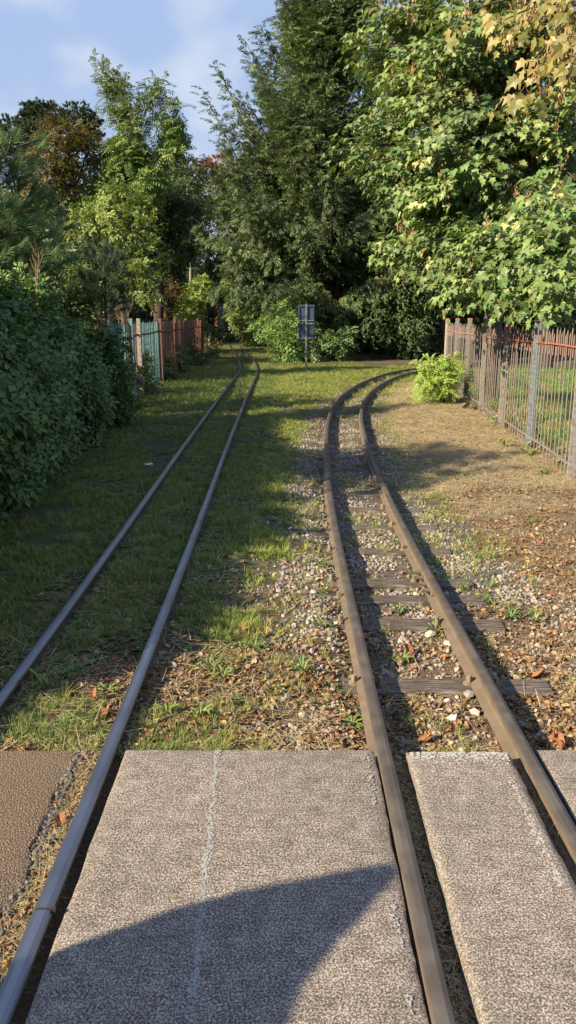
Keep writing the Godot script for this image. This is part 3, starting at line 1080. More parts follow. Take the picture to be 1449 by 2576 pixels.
func small_things() -> void:
	var ws := [[1095, 1583, "pale green leafy weed against the right rail beyond the wide sleeper", 0.095], [1215, 1508, "leafy weed in the gravel right of the fishplate joint", 0.10], [1345, 1555, "spiky weed standing in the leaf litter at the right", 0.10], [1285, 1548, "long-leaved weed on gravel just left of the spiky one", 0.10], [1165, 1480, "small weed beside the sleeper ends near the rail shadow", 0.07], [1005, 1535, "grassy weed between the two middle sleepers", 0.085], [1015, 1655, "low weed in the soil behind the orange curled leaf", 0.08], [885, 1815, "bright leafy weed just beyond the slab by the right track", 0.09], [505, 1815, "broad-leaved weed at the corner of the wide slab", 0.10], [420, 1810, "dandelion-like weed beside the polished rail by the slab", 0.09], [530, 1690, "yellowish tuft of weed in the sunlit strip", 0.10], [560, 1715, "light green weed clump in the sunlit strip between tracks", 0.11], [640, 1640, "green weed rosette where the shadow ends", 0.10], [810, 1585, "weed rosette left of the rusty rail near the sleepers", 0.10], [760, 1700, "fresh green weed in the brown litter between tracks", 0.10], [190, 1710, "weed clump in sunlight between the polished rails", 0.12], [110, 1745, "long-leaved weed between the polished rails near the road", 0.11], [270, 1760, "weed sprouting against the inner side of the polished rail", 0.10], [1365, 1200, "small bright tuft on the straw in front of the fence", 0.13], [1340, 1320, "small green weed in the brown litter below the fence", 0.09], [1270, 1130, "leafy weed at the foot of the iron fence", 0.2], [1330, 1150, "pale weed at the foot of the iron fence's near bay", 0.2]]
	for w in ws:
		var o := put(numbered("weed"), tint_mesh(weed_mesh(rng.randi_range(9, 14), w[3] * 0.72, w[3] * 0.15, rf(0.5, 1.1)), mixc(Color(0.10, 0.18, 0.04), Color(0.2, 0.25, 0.06), rng.randf())))
		o.position = on_ground(w[0], w[1])
		o.rotation.y = rf(0, TAU)
		tag(o, w[2], "weed", "weeds around the tracks")
	var lv := [[1030, 1640, 0.085, "crumpled orange leaf between the sleepers of the right track"], [1350, 1695, 0.09, "curled orange leaf at the end of the wide sleeper"], [1068, 1857, 0.08, "orange leaf just beyond the slab between the right rails"], [1145, 1825, 0.06, "tan leaf on the soil beside the right rail"], [378, 1742, 0.07, "brown leaf standing against the polished rail"], [240, 1785, 0.07, "rusty brown leaf between the polished rails"], [262, 1830, 0.08, "large brown leaf by the polished rail near the road edge"], [615, 1600, 0.05, "small orange leaf in the grass between the tracks"], [1400, 1868, 0.09, "orange leaf behind the right-hand slab"], [1318, 1870, 0.06, "brown leaf wedged by the rusty rail at the slab"], [155, 2110, 0.06, "orange leaf in the gap beside the polished rail"]]
	for l in lv:
		var o := put(numbered("fallen_leaf"), tint_mesh(dead_leaf(rng.randi_range(1, 60)), shade(Color(0.32, 0.13, 0.06), rf(0.6, 1.1))))
		o.position = on_ground(l[0], l[1]) + Vector3(0, 0.012, 0)
		o.rotation = Vector3(rf(-0.25, 0.25), rf(0, TAU), rf(-0.25, 0.25))
		o.scale = Vector3(l[2] * rf(0.7, 0.9), l[2] * rf(1.2, 1.8), l[2] * 0.85)
		tag(o, l[3], "leaf", "single fallen leaves")
	var st := [[1085, 1590, 0.034, "whitish flat stone by the pale green weed"], [1125, 1614, 0.028, "pale angular stone against the rusty rail"], [1180, 1742, 0.03, "dark grey stone below the screw spike"], [1125, 1755, 0.02, "small stone in the soil between the right rails"], [1195, 1785, 0.024, "light grey stone beside the rail near the slab"], [1140, 1800, 0.026, "tan stone on the soil between the right rails"], [790, 1500, 0.022, "pale stone in the grass left of the rusty rail"], [845, 1570, 0.022, "grey stone close to the rusty left rail"], [345, 2215, 0.0, ""]]
	for s in st:
		if s[2] <= 0.0:
			continue
		var o := put(numbered("stone"), tint_mesh(rock(rng.randi_range(1, 99), 0.65), shade(Color(0.46, 0.42, 0.37), 0.6 if "dark" in s[3] else rf(0.9, 1.1))))
		o.position = on_ground(s[0], s[1]) + Vector3(0, s[2] * 0.4, 0)
		o.rotation.y = rf(0, TAU)
		o.scale = Vector3.ONE * s[2]
		tag(o, s[3], "stone", "single stones")
	# a scrap of white paper in the shaded grass
	var g := Geo.new()
	var grid := []
	for j in 4:
		var row := []
		for k in 5:
			row.append(Vector3(k * 0.022 - 0.045, 0.02 + 0.012 * sin(k * 1.9 + j * 2.3) + 0.012 * (j % 2), j * 0.018 - 0.03))
		grid.append(row)
	for j in 3:
		for k in 4:
			g.quad(grid[j][k], grid[j][k + 1], grid[j + 1][k + 1], grid[j + 1][k], Color(0.8, 0.82, 0.85))
	var pap := put("paper_scrap", g.mesh(M.plain))
	pap.position = on_ground(375, 1184) + Vector3(0, 0.03, 0)
	tag(pap, "crumpled white paper scrap on the shaded grass by the polished track", "litter")

# ------------------------------------------------------------------ fences and signs
func spike(g: Geo, o: Vector3, y0: float, y1: float, r: float, col: Color, both := false) -> void:
	var p := PackedVector3Array()
	var q := PackedFloat32Array()
	if both:
		p.append(o + Vector3(0, y0 - 0.045, 0)); q.append(0.001)
		p.append(o + Vector3(0, y0 - 0.02, 0)); q.append(r * 1.15)
	p.append(o + Vector3(0, y0, 0)); q.append(r)
	p.append(o + Vector3(0, y1, 0)); q.append(r)
	p.append(o + Vector3(0, y1 + 0.02, 0)); q.append(r * 1.2)
	p.append(o + Vector3(0, y1 + 0.06, 0)); q.append(0.001)
	g.tube(p, q, 6, col, false)

func build_right_fence() -> void:
	var t := thing("iron_fence", "spiked iron railing fence with orange-red top rail along the right track", "fence", Vector3.ZERO)
	var steel := Color(0.22, 0.19, 0.17)
	var zs := [7.55, 9.5, 11.45, 13.4, 15.35, 17.3, 19.25]
	var tall := []
	var short := []
	var gT := Geo.new()
	spike(gT, Vector3.ZERO, 0.0, 1.47, 0.008, Color.WHITE)
	var g2 := Geo.new()
	spike(g2, Vector3.ZERO, 1.22, 1.36, 0.008, Color.WHITE, true)
	for v in 3:
		tall.append(tint_mesh(gT.mesh(M.rust), shade([Color(0.17, 0.152, 0.138), Color(0.19, 0.15, 0.13), Color(0.165, 0.16, 0.155)][v], 1.15)))
		short.append(tint_mesh(g2.mesh(M.rust), [Color(0.24, 0.15, 0.115), Color(0.2, 0.15, 0.13), Color(0.3, 0.15, 0.11)][v]))
	for b in zs.size():
		var d: float = zs[b]
		var x := fence_x(d)
		var h := ground_h(x, d)
		var g := Geo.new()
		var col := Color(0.23, 0.21, 0.205)
		if b == 1:
			col = Color(0.18, 0.215, 0.25)
		if b == 6:
			col = Color(0.42, 0.38, 0.33)
		g.box(Transform3D(Basis(Vector3.UP, -0.15), Vector3(x, h + 0.77, -d)), Vector3(0.085, 1.62, 0.03), col, 0.004)
		g.box(Transform3D(Basis(Vector3.UP, -0.15), Vector3(x + 0.045, h + 0.77, -d - 0.028)), Vector3(0.012, 1.6, 0.05), shade(col, 0.95))
		put("post", g.mesh(M.paint), t)
		if b == 2:
			# white hand-painted characters running down the post
			var f := SystemFont.new()
			f.font_names = PackedStringArray(["Droid Sans"])
			var y := 1.30
			for ch in ["D", "4", "0", "5", " ", "2", "-", "5", "C", "7"]:
				if ch != " ":
					var tm := TextMesh.new()
					tm.text = ch
					tm.font = f
					tm.font_size = 16
					tm.pixel_size = 0.0046
					tm.depth = 0.003
					tm.material = mat("white_paint", lin(0.72, 0.7, 0.64), 0.8, 0.0, false)
					var o := put("painted_character", tm, t)
					o.transform = Transform3D(Basis(Vector3.UP, -0.15) * Basis(Vector3.BACK, -PI / 2 + rf(-0.25, 0.25)), Vector3(x + rf(-0.01, 0.01), h + y, -d + 0.0185))
				y -= rf(0.055, 0.07)
		if b == 6:
			continue
		var d2: float = zs[b + 1]
		var a := Vector3(x, h, -d)
		var e := Vector3(fence_x(d2), ground_h(fence_x(d2), d2), -d2)
		var n := 12
		var sag := rf(-0.012, 0.02)
		for k in n:
			var q := a.lerp(e, (k + 0.5) / n)
			var o := put("picket", tall[rng.randi_range(0, 2)], t)
			o.position = q + Vector3(rf(-0.004, 0.004), rf(-0.02, 0.012) - 0.05, 0)
			o.rotation = Vector3(rf(-0.008, 0.008), 0, rf(-0.008, 0.008))
			if k < n - 1:
				o = put("spike", short[rng.randi_range(0, 2)], t)
				o.position = a.lerp(e, (k + 1.0) / n) + Vector3(0, rf(-0.012, 0.012), 0)
		for y in [1.29, 0.14]:
			g = Geo.new()
			var p := PackedVector3Array()
			for k in 9:
				p.append(a.lerp(e, k / 8.0) + Vector3(0, y - sag * sin(PI * k / 8.0), 0))
			var rc := Color(0.46, 0.13, 0.075) if y > 1.0 and b < 2 else (Color(0.42, 0.22, 0.14) if y > 1.0 else steel)
			for k in 8:
				var mid := (p[k] + p[k + 1]) * 0.5
				var dir := (p[k + 1] - p[k])
				var bb := basis_y(dir, Vector3.UP, 1.0)
				g.box(Transform3D(bb, mid), Vector3(0.042, dir.length() + 0.002, 0.013), shade(rc, rf(0.85, 1.1)), 0.002)
			put("rail", g.mesh(M.paint), t)
		# red painted tops near the far end
	for b in [4, 5, 6]:
		var d: float = zs[b]
		var g := Geo.new()
		g.box(Transform3D(Basis(Vector3.UP, -0.15), Vector3(fence_x(d), 1.575, -d)), Vector3(0.09, 0.035, 0.036), Color(0.5, 0.15, 0.1), 0.004)
		put("post_cap", g.mesh(M.paint), t)

func left_x(d: float) -> float:
	return -2.45 - 0.0385 * d

func build_left_fence() -> void:
	var t := thing("old_fence", "weathered fence of turquoise and rust-brown pickets overgrown by hedge, left side", "fence", Vector3.ZERO)
	var teal := Color(0.13, 0.27, 0.27)
	var brown := Color(0.17, 0.085, 0.06)
	var pick := {}
	for e in [["teal", teal], ["brown", brown], ["red", Color(0.27, 0.10, 0.075)]]:
		var g := Geo.new()
		g.box(Transform3D(Basis(), Vector3(0, 0.72, 0)), Vector3(0.022, 1.55, 0.05), e[1], 0.003)
		g.tri(Vector3(0, 1.495, -0.025), Vector3(0, 1.56, 0), Vector3(0, 1.495, 0.025), e[1])
		pick[e[0]] = g.mesh(M.paint)
	var d := 11.9
	while d < 35.0:
		var kind := "brown"
		if d > 12.4 and d < 14.9 or d > 16.0 and d < 19.6:
			kind = "teal"
		if d > 29.0:
			kind = "red"
		var step := 0.105
		if d > 19.6 and d < 29.0:
			step = 0.098
		var o := put("picket", pick[kind], t)
		o.position = Vector3(left_x(d), rf(-0.02, 0.02), -d)
		o.rotation = Vector3(rf(-0.015, 0.015), rf(-0.1, 0.1), rf(-0.02, 0.02))
		if step < 0.1:
			o.scale = Vector3(1, 1, 1.85)
		d += step
	for pd in [12.35, 15.0, 16.0, 19.5, 23.0, 26.5, 29.4, 31.8, 34.6]:
		var g := Geo.new()
		var col := brown
		if pd == 16.0:
			col = Color(0.33, 0.30, 0.27)
		elif pd == 15.0:
			col = teal
		g.box(Transform3D(Basis(), Vector3(left_x(pd) + 0.05, 0.77, -pd)), Vector3(0.075, 1.64, 0.075), col, 0.004)
		put("post", g.mesh(M.paint), t)
	var ds := [12.35, 16.0, 19.5, 23.0, 26.5, 29.4, 31.8, 34.6]
	for k in ds.size() - 1:
		var g := Geo.new()
		var a := Vector3(left_x(ds[k]) + 0.03, 1.27 + rf(-0.04, 0.04), -ds[k])
		var e := Vector3(left_x(ds[k + 1]) + 0.03, 1.27 + rf(-0.04, 0.04), -ds[k + 1])
		g.tube(bez(a, (a + e) * 0.5 + Vector3(0, -0.05, 0), e, 8), taper(9, 0.022, 0.022), 6, Color(0.08, 0.06, 0.05))
		put("rail", g.mesh(M.paint), t)

func build_sign() -> void:
	var o := on_ground(770, 940)
	var t := thing("track_sign", "dark blue two-panel railway sign seen from behind on a grey post", "sign", o)
	var g := Geo.new()
	g.box(Transform3D(Basis(), Vector3(0, 0.96, 0.02)), Vector3(0.05, 2.0, 0.035), Color(0.16, 0.165, 0.17), 0.006)
	put("post", g.mesh(M.paint), t)
	var blue := Color(0.035, 0.06, 0.1)
	for k in 2:
		var y := 1.69 - 0.5 * k
		g = Geo.new()
		g.box(Transform3D(Basis(), Vector3(0, y, -0.012)), Vector3(0.475, 0.475 if k == 0 else 0.46, 0.008), Color(0.04, 0.066, 0.108), 0.002)
		var pn := put("panel", g.mesh(M.enamel), t)
		for e in [[0.0, 0.215, 0.475, 0.06], [0.0, -0.2, 0.42, 0.022]]:
			var gf := Geo.new()
			gf.box(Transform3D(Basis(), Vector3(e[0], y + e[1], 0.006 if e[3] > 0.03 else 0.01)), Vector3(e[2], e[3], 0.028), blue if e[3] > 0.03 else Color(0.2, 0.21, 0.23), 0.003)
			put("frame_bar", gf.mesh(M.enamel), pn)
		for sx in [-0.205, 0.205]:
			var gf := Geo.new()
			gf.box(Transform3D(Basis(), Vector3(sx, y - 0.005, 0.006)), Vector3(0.022, 0.37, 0.028), blue, 0.003)
			put("frame_bar", gf.mesh(M.enamel), pn)
	g = Geo.new()
	g.box(Transform3D(Basis(), Vector3(0, 1.0, 0.003)), Vector3(0.46, 0.07, 0.022), blue, 0.003)
	put("frame_bar", g.mesh(M.enamel), t)
	for sx in [-0.11, 0.05, 0.12, 0.16]:
		g = Geo.new()
		g.tube(PackedVector3Array([Vector3(sx, 1.405, 0.02), Vector3(sx, 1.405, 0.03)]), PackedFloat32Array([0.012, 0.01]), 6, Color(0.6, 0.6, 0.58))
		put("bolt", g.mesh(M.enamel), t)

# stands just outside the picture at the left; its shadow lies on the crossing
func build_board() -> void:
	var t := thing("notice_board", "timber notice board with a crooked pointed top beside the road, out of view", "notice board", Vector3(-2.215, 0.0, -0.525))
	var e := Vector3(-0.475, 0, -0.88)      # along the board
	var n := Vector3(-0.88, 0, 0.475)        # its thickness
	var top := [[0.145, 1.30], [0.14, 1.45], [0.12, 1.54], [0.06, 1.70], [0.02, 1.80], [-0.02, 1.81], [-0.06, 1.77], [-0.14, 1.66], [-0.22, 1.56], [-0.32, 1.49], [-0.5, 1.42], [-0.8, 1.37], [-1.1, 1.35]]
	for k in top.size() - 1:
		var g := Geo.new()
		var a: Vector3 = e * top[k][0] + n * (0.004 if k % 2 else 0.0)
		var b: Vector3 = e * (top[k + 1][0] - 0.006) + n * (0.004 if k % 2 else 0.0)
		var ya: float = top[k][1]
		var yb: float = top[k + 1][1]
		var th := n * 0.03
		var col := shade(Color(0.16, 0.12, 0.08), rf(0.85, 1.1))
		var lo := Vector3(0, 0.25, 0)
		var q := [a + lo, a + Vector3(0, ya, 0), b + Vector3(0, yb, 0), b + lo]
		g.quad(q[0], q[1], q[2], q[3], col)
		g.quad(q[3] + th, q[2] + th, q[1] + th, q[0] + th, col)
		for m in 4:
			g.quad(q[m], q[m] + th, q[(m + 1) % 4] + th, q[(m + 1) % 4], col)
		put("plank", g.mesh(M.timber), t)
	for sx in [0.05, -0.9]:
		var g := Geo.new()
		g.box(Transform3D(Basis(e, Vector3.UP, n), e * sx + Vector3(0, 0.6, 0) + n * 0.07), Vector3(0.08, 1.3, 0.07), Color(0.14, 0.10, 0.07), 0.004)
		put("post", g.mesh(M.timber), t)

# ------------------------------------------------------------------ trees
func trunk_line(g: Geo, a: Vector3, b: Vector3, r0: float, r1: float, bend: float, col: Color, sides := 9) -> PackedVector3Array:
	var mid := (a + b) * 0.5 + Vector3(rf(-1, 1), 0, rf(-1, 1)) * bend
	var p := bez(a, mid, b, 9)
	for k in range(1, p.size() - 1):
		p[k] += Vector3(rf(-1, 1), rf(-0.3, 0.3), rf(-1, 1)) * r0 * 0.25
	g.tube(p, taper(10, r0, r1), sides, col)
	return p

# clumps: [px, py, zc, rx px, ry px, depth radius m (0: as rx)]
func broad_tree(called: String, label: String, category: String, group: String, base: Vector3, top: Vector3, r0: float, bark: Color, clumps: Array, spray: Mesh, density: float, size: float, c1: Color, c2: Color, c3 := Color(0, 0, 0), share3 := 0.0, flat := 0.35, tone := 0.3) -> Node3D:
	var t := thing(called, label, category, base, group)
	var g := Geo.new()
	var tp := trunk_line(g, Vector3(0, -0.1, 0), top - base, r0, r0 * 0.35, r0 * 2.0, bark)
	put("trunk", g.mesh(M.bark), t)
	var inst := Inst.new()
	var gl := Geo.new()
	for cl in clumps:
		var c := P(cl[0], cl[1], cl[2]) - base
		var k: float = cl[2] / 1935.9
		var r := Vector3(cl[3] * k, cl[4] * k, cl[5] if cl.size() > 5 and cl[5] > 0.0 else cl[3] * k)
		# limb from the trunk to the clump
		var y := clampf(c.y - r.y * 0.6 - Vector2(c.x, c.z).length() * 0.35, 0.3, tp[9].y)
		var tk := clampi(int(9.0 * y / maxf(tp[9].y, 0.1)), 0, 9)
		var s := tp[tk]
		var lr := maxf(0.02, r0 * 0.4 * (1.1 - 0.6 * tk / 9.0))
		var ln := bez(s, s.lerp(c, 0.5) + Vector3(0, -0.12 * s.distance_to(c), 0) + runit() * 0.2, c, 7)
		gl.tube(ln, taper(8, lr, lr * 0.3), 6, bark)
		for j in 4:
			var e := c + runit() * r * 0.85
			gl.tube(bez(c.lerp(s, 0.15), c.lerp(e, 0.5) + Vector3(0, 0.1, 0), e, 4), taper(5, lr * 0.35, 0.006), 4, bark)
		fill_clump(inst, c, r, density, size, c1, c2, c3, share3, flat, tone)
	put("limbs", gl.mesh(M.bark), t)
	put_copies("crown", inst, spray, t)
	return t

func fill_clump(inst: Inst, c: Vector3, r: Vector3, density: float, size: float, c1: Color, c2: Color, c3: Color, share3: float, flat: float, tone: float) -> void:
	var area := 4.0 * PI * pow((pow(r.x * r.y, 1.6) + pow(r.y * r.z, 1.6) + pow(r.x * r.z, 1.6)) / 3.0, 1.0 / 1.6)
	var total := int(area * density * 1.6) + 6
	var lobes := clampi(int(area * 1.3) + 4, 5, 42)
	var per := int(ceil(float(total) / lobes))
	for l in lobes:
		var dl := runit()
		var lc := c + dl * r * rf(0.45, 0.95)
		var lr := r * rf(0.22, 0.42)
		var lt := 1.0 + rf(-tone, tone) * 0.7
		var base := mixc(c1, c2, rng.randf())
		if rng.randf() < share3:
			base = c3
		for k in per:
			var q := runit()
			var p := lc + q * lr * sqrt(rf(0.1, 1.0))
			var out := ((p - c) / (r + Vector3.ONE * 0.01)).normalized()
			var dir := out * 0.7 + q * 0.5 + runit() * 0.5 + Vector3(0, -0.25, 0)
			var up := Vector3.UP * (0.6 + flat) + out * 0.7 + runit() * 0.35
			inst.add(basis_y(dir, up, size * rf(0.85, 1.45)), p, shade(mixc(base, c2, rf(0.0, 0.4)), lt * rf(1.0, 1.5)))

func shrub(called: String, label: String, category: String, group: String, clumps: Array, spray: Mesh, density: float, size: float, c1: Color, c2: Color, c3 := Color(0, 0, 0), share3 := 0.0, flat := 0.35) -> Node3D:
	var c0 := P(clumps[0][0], clumps[0][1], clumps[0][2])
	var base := Vector3(c0.x, 0.0, c0.z)
	var t := thing(called, label, category, base, group)
	var gl := Geo.new()
	var inst := Inst.new()
	for cl in clumps:
		var c := P(cl[0], cl[1], cl[2]) - base
		var k: float = cl[2] / 1935.9
		var r := Vector3(cl[3] * k, cl[4] * k, cl[5] if cl.size() > 5 and cl[5] > 0.0 else cl[3] * k)
		for j in 5:
			var e := c + runit() * r * 0.8
			e.y = maxf(e.y, 0.1)
			gl.tube(bez(Vector3(rf(-0.15, 0.15), -0.05, rf(-0.15, 0.15)), c * 0.5 + runit() * 0.15, e, 5), taper(6, 0.022, 0.005), 5, Color(0.09, 0.065, 0.045))
		fill_clump(inst, c, r, density, size, c1, c2, c3, share3, flat, 0.3)
	put("stems", gl.mesh(M.bark), t)
	put_copies("foliage", inst, spray, t)
	return t

func build_yew(spray: Mesh) -> void:
	var base := Vector3(P(828, 880, 31.0).x, 0.0, P(828, 880, 31.0).z)
	var t := thing("yew_tree", "tall dark green yew with drooping sprays behind the blue sign", "tree", base)
	var g := Geo.new()
	var bark := Color(0.12, 0.065, 0.045)
	var top := Vector3(-0.6, 14.2, 0.0)
	var tp := trunk_line(g, Vector3(0, -0.1, 0), top, 0.30, 0.04, 0.25, bark, 10)
	for k in 4:     # fluted secondary stems, as yews have
		var a := TAU * k / 4.0 + 0.4
		trunk_line(g, Vector3(cos(a) * 0.22, -0.1, sin(a) * 0.2), Vector3(cos(a) * 0.9 - 0.3, 8.0 + k, sin(a) * 0.8), 0.14, 0.03, 0.2, bark, 7)
	put("trunk", g.mesh(M.bark), t)
	var gl := Geo.new()
	var inst := Inst.new()
	var ends := []
	for e in [[508, 222], [540, 150], [622, 112], [655, 160], [700, 30], [560, 360], [520, 395], [500, 462], [484, 545], [560, 600], [600, 655], [640, 690], [720, -30], [605, 250], [570, 290], [655, 60]]:
		ends.append(P(e[0], e[1], 31.0 + rf(-1.2, 1.0)) - base)
	for k in 170:
		var h := 1.6 + 12.0 * pow(rng.randf(), 0.9)
		var a := rf(0, TAU)
		var L := look([[0.0, 2.9], [2.0, 4.3], [4.5, 4.9], [6.5, 4.5], [8.5, 3.6], [10.5, 2.8], [12.5, 1.9], [14.0, 1.0], [16.0, 0.5]], h) * rf(0.6, 1.05)
		ends.append(Vector3(cos(a) * L - 0.35 * h / 12.0, h, sin(a) * L * 0.9))
	var green := Color(0.07, 0.112, 0.04)
	var green2 := Color(0.125, 0.175, 0.058)
	for e in ends.size():
		var tip: Vector3 = ends[e]
		var rad := Vector2(tip.x, tip.z).length()
		var steep := smoothstep(4.0, 9.0, tip.y)
		var sy := clampf(tip.y - rad * lerpf(0.35, 1.5, steep), 0.9, 12.5)
		var s := tp[clampi(int(9.0 * sy / 14.2), 0, 9)]
		s.y = sy
		var mid := s.lerp(tip, 0.5) + Vector3(0, lerpf(0.25, -0.25, steep) * rad * 0.4, 0)
		if e < 16:
			mid = s.lerp(tip, 0.55) + Vector3(0, -0.12 * rad, 0)
		var p := bez(s, mid, tip, 14)
		gl.tube(p, taper(15, 0.03 + 0.008 * rad, 0.008), 5, bark)
		var tone := rf(0.9, 1.45)
		var lc := mixc(green, green2, rng.randf())
		var fullness := 1.0 if e >= 16 else 1.9
		for j in range(3, 15):
			var f := j / 14.0
			var dir := (p[mini(j + 1, 14)] - p[maxi(j - 1, 0)]).normalized()
			var m := int((9.0 if f < 0.9 else 6.0) * fullness)
			for q in m:
				var o := p[j].lerp(p[maxi(j - 1, 0)], rng.randf()) + runit() * 0.16
				var side := dir.cross(Vector3.UP).normalized() * (-1.0 if q % 2 else 1.0)
				var w := rf(0.25, 1.0)
				var hang := rf(0.2, 1.1) * lerpf(1.0, 0.55, steep)
				var dd := dir * rf(0.3, 0.9) + side * w + Vector3(0, -hang, 0) + runit() * 0.25
				var o2 := o + side * rf(0.0, 0.55) * (1.0 - f * 0.8) + Vector3(0, rf(-0.35, 0.05) * (1.0 - f * 0.6), 0)
				inst.add(basis_y(dd, Vector3.UP * 0.8 + side * 0.4 + runit() * 0.5, rf(0.42, 0.82) * (1.0 - 0.3 * f)), o2, shade(lc, tone * rf(0.75, 1.25)))
	put("branches", gl.mesh(M.bark), t)
	put_copies("crown", inst, spray, t)

func pine_branch(gl: Geo, inst: Inst, a: Vector3, b: Vector3, r: float, n: int, s: float, c1: Color, c2: Color, reach: float) -> void:
	var p := bez(a, a.lerp(b, 0.55) + Vector3(0, -0.18 * a.distance_to(b), 0), b, 9)
	gl.tube(p, taper(10, r, r * 0.35), 6, Color(0.17, 0.09, 0.05))
	for k in n:
		var f := 1.0 - pow(rng.randf(), 1.6) * 0.75
		var j := clampi(int(f * 9.0), 1, 9)
		var dir := (p[j] - p[j - 1]).normalized()
		var o := p[j] + (p[j - 1] - p[j]) * rng.randf()
		var out := (dir * 0.6 + runit() * 0.8 + Vector3(0, 0.45, 0)).normalized()
		var e := o + out * rf(0.1, reach)
		if k == 0:
			e = p[9]
			out = dir
		else:
			gl.tube(PackedVector3Array([o, e]), PackedFloat32Array([r * 0.3, r * 0.22]), 4, Color(0.17, 0.1, 0.06))
		inst.add(basis_y(out, Vector3.UP + runit() * 0.4, s * rf(0.8, 1.2)), e, shade(mixc(c1, c2, rng.randf()), rf(0.8, 1.2)))

func build_trees() -> void:
	var fine := spray_broad(16, 0.11, 0.065, 0.45, M.leaf)
	var small := spray_broad(20, 0.075, 0.045, 0.4, M.leaf)
	var ivy := spray_broad(13, 0.066, 0.056, 0.24, M.gloss)
	var glossy := spray_broad(14, 0.12, 0.055, 0.42, M.gloss)
	var maple := spray_maple(9, 0.115)
	var pinnate := spray_pinnate(7, 0.6, 0.15, 0.05, 4)
	var yew := spray_yew()
	var long_pine := tuft_pine(110, 0.17, 0.0021)
	var far_pine := tuft_pine(60, 0.15, 0.011)

	build_yew(yew)

	# --- left side, back to front
	var B := func(px: float, zc: float) -> Vector3:
		var q := P(px, 860.0, zc)
		return Vector3(q.x, 0.0, q.z)
	broad_tree("pine_tree", "dark flat-topped pine rising behind the ochre tree", "tree", "", B.call(150, 40.0), P(140, 300, 40.0), 0.3, Color(0.12, 0.08, 0.06), [[40, 325, 40, 62, 26], [115, 282, 40, 52, 26], [85, 300, 41, 60, 24], [195, 285, 40, 45, 22], [232, 300, 40, 34, 12], [150, 322, 40, 85, 26], [10, 350, 40, 55, 24], [225, 345, 41, 50, 30], [60, 380, 41, 70, 40], [330, 385, 42, 55, 38], [375, 430, 42, 50, 40]], far_pine, 15.0, 0.85, Color(0.028, 0.055, 0.022), Color(0.06, 0.085, 0.035), Color(0, 0, 0), 0.0, 0.8, 0.35)
	broad_tree("chestnut_tree", "ochre and brown autumn tree between dark pine and pale broken trunk", "tree", "", B.call(180, 31.0), P(180, 420, 31.0), 0.26, Color(0.07, 0.05, 0.04), [[165, 345, 31, 50, 36], [125, 400, 30, 50, 45], [195, 405, 31, 42, 42], [110, 460, 30, 45, 42], [180, 470, 31, 42, 32], [218, 365, 31, 26, 30], [90, 510, 31, 45, 45], [205, 520, 32, 26, 24]], fine, 13.0, 1.0, Color(0.095, 0.095, 0.022), Color(0.16, 0.125, 0.035), Color(0.34, 0.18, 0.045), 0.12)
	broad_tree("oak_tree", "dark green tree with crooked limbs left of the far pine", "tree", "", B.call(400, 34.0), P(425, 470, 34.0), 0.25, Color(0.08, 0.06, 0.045), [[440, 500, 34, 40, 36], [462, 590, 34, 38, 40], [405, 560, 34, 40, 45], [440, 640, 35, 40, 36], [380, 480, 35, 36, 40], [350, 700, 35, 40, 40], [470, 520, 35, 26, 40]], fine, 15.0, 1.0, Color(0.032, 0.06, 0.018), Color(0.06, 0.10, 0.028))
	broad_tree("scots_pine", "far pine with sparse orange-brown crown beside the yew", "tree", "", B.call(545, 62.0), P(545, 420, 62.0), 0.25, Color(0.28, 0.13, 0.07), [[545, 405, 62, 36, 16], [520, 430, 62, 34, 16], [575, 425, 62, 30, 18], [560, 450, 62, 40, 16]], far_pine, 5.0, 1.5, Color(0.22, 0.11, 0.05), Color(0.28, 0.15, 0.075), Color(0.1, 0.1, 0.04), 0.2)
	broad_tree("scots_pine", "far green pine crown just left of the orange-brown one", "tree", "", B.call(478, 60.0), P(478, 420, 60.0), 0.22, Color(0.2, 0.1, 0.06), [[475, 418, 60, 34, 16], [455, 445, 60, 26, 18], [500, 450, 60, 34, 20], [470, 480, 60, 36, 24]], far_pine, 5.0, 1.5, Color(0.07, 0.09, 0.035), Color(0.11, 0.12, 0.05))
	# tree of heaven with a sawn-off trunk: its shape is followed limb by limb
	var t := thing("tree_of_heaven", "pale tree with sawn-off trunk stub and wispy drooping tall branches", "tree", B.call(268, 31.0))
	var base: Vector3 = t.position
	var g := Geo.new()
	var bark := Color(0.30, 0.26, 0.22)
	var rel := func(px: float, py: float, zc := 31.0) -> Vector3: return P(px, py, zc) - base
	g.tube(smooth_line([Vector3(0, -0.1, 0), rel.call(272, 640), rel.call(266, 500), rel.call(262, 440), rel.call(257, 388)], 5), taper(21, 0.22, 0.13), 10, bark)
	put("trunk", g.mesh(M.bark), t)
	var gl := Geo.new()
	var lines := [[[262, 445], [300, 408], [328, 392], [345, 350], [332, 300], [318, 250], [288, 195], [256, 158]], [[345, 350], [362, 290], [382, 250], [388, 212]], [[270, 560], [330, 500], [385, 440], [420, 375], [440, 330], [432, 260]], [[264, 470], [225, 455], [190, 438], [140, 412]], [[268, 520], [310, 480], [350, 430], [372, 380]], [[420, 375], [445, 360], [450, 330]], [[318, 250], [290, 235], [270, 215]], [[332, 300], [300, 290], [285, 270]]]
	var inst := Inst.new()
	for L in lines:
		var pts := []
		for q in L:
			pts.append(rel.call(float(q[0]), float(q[1]), 31.0 + rf(-0.5, 0.5)))
		var sm := smooth_line(pts, 4)
		gl.tube(sm, taper(sm.size(), 0.07, 0.016), 6, bark)
		for k in range(3, sm.size()):
			var f := float(k) / sm.size()
			if L[0][0] == 264 and f < 0.75:
				continue
			for j in 3:
				var dir := runit() + Vector3(0, -0.25, 0)
				inst.add(basis_y(dir, Vector3.UP, rf(0.65, 1.2)), sm[k] + runit() * 0.32, shade(mixc(Color(0.10, 0.165, 0.035), Color(0.17, 0.235, 0.05), rng.randf()), rf(0.8, 1.2)))
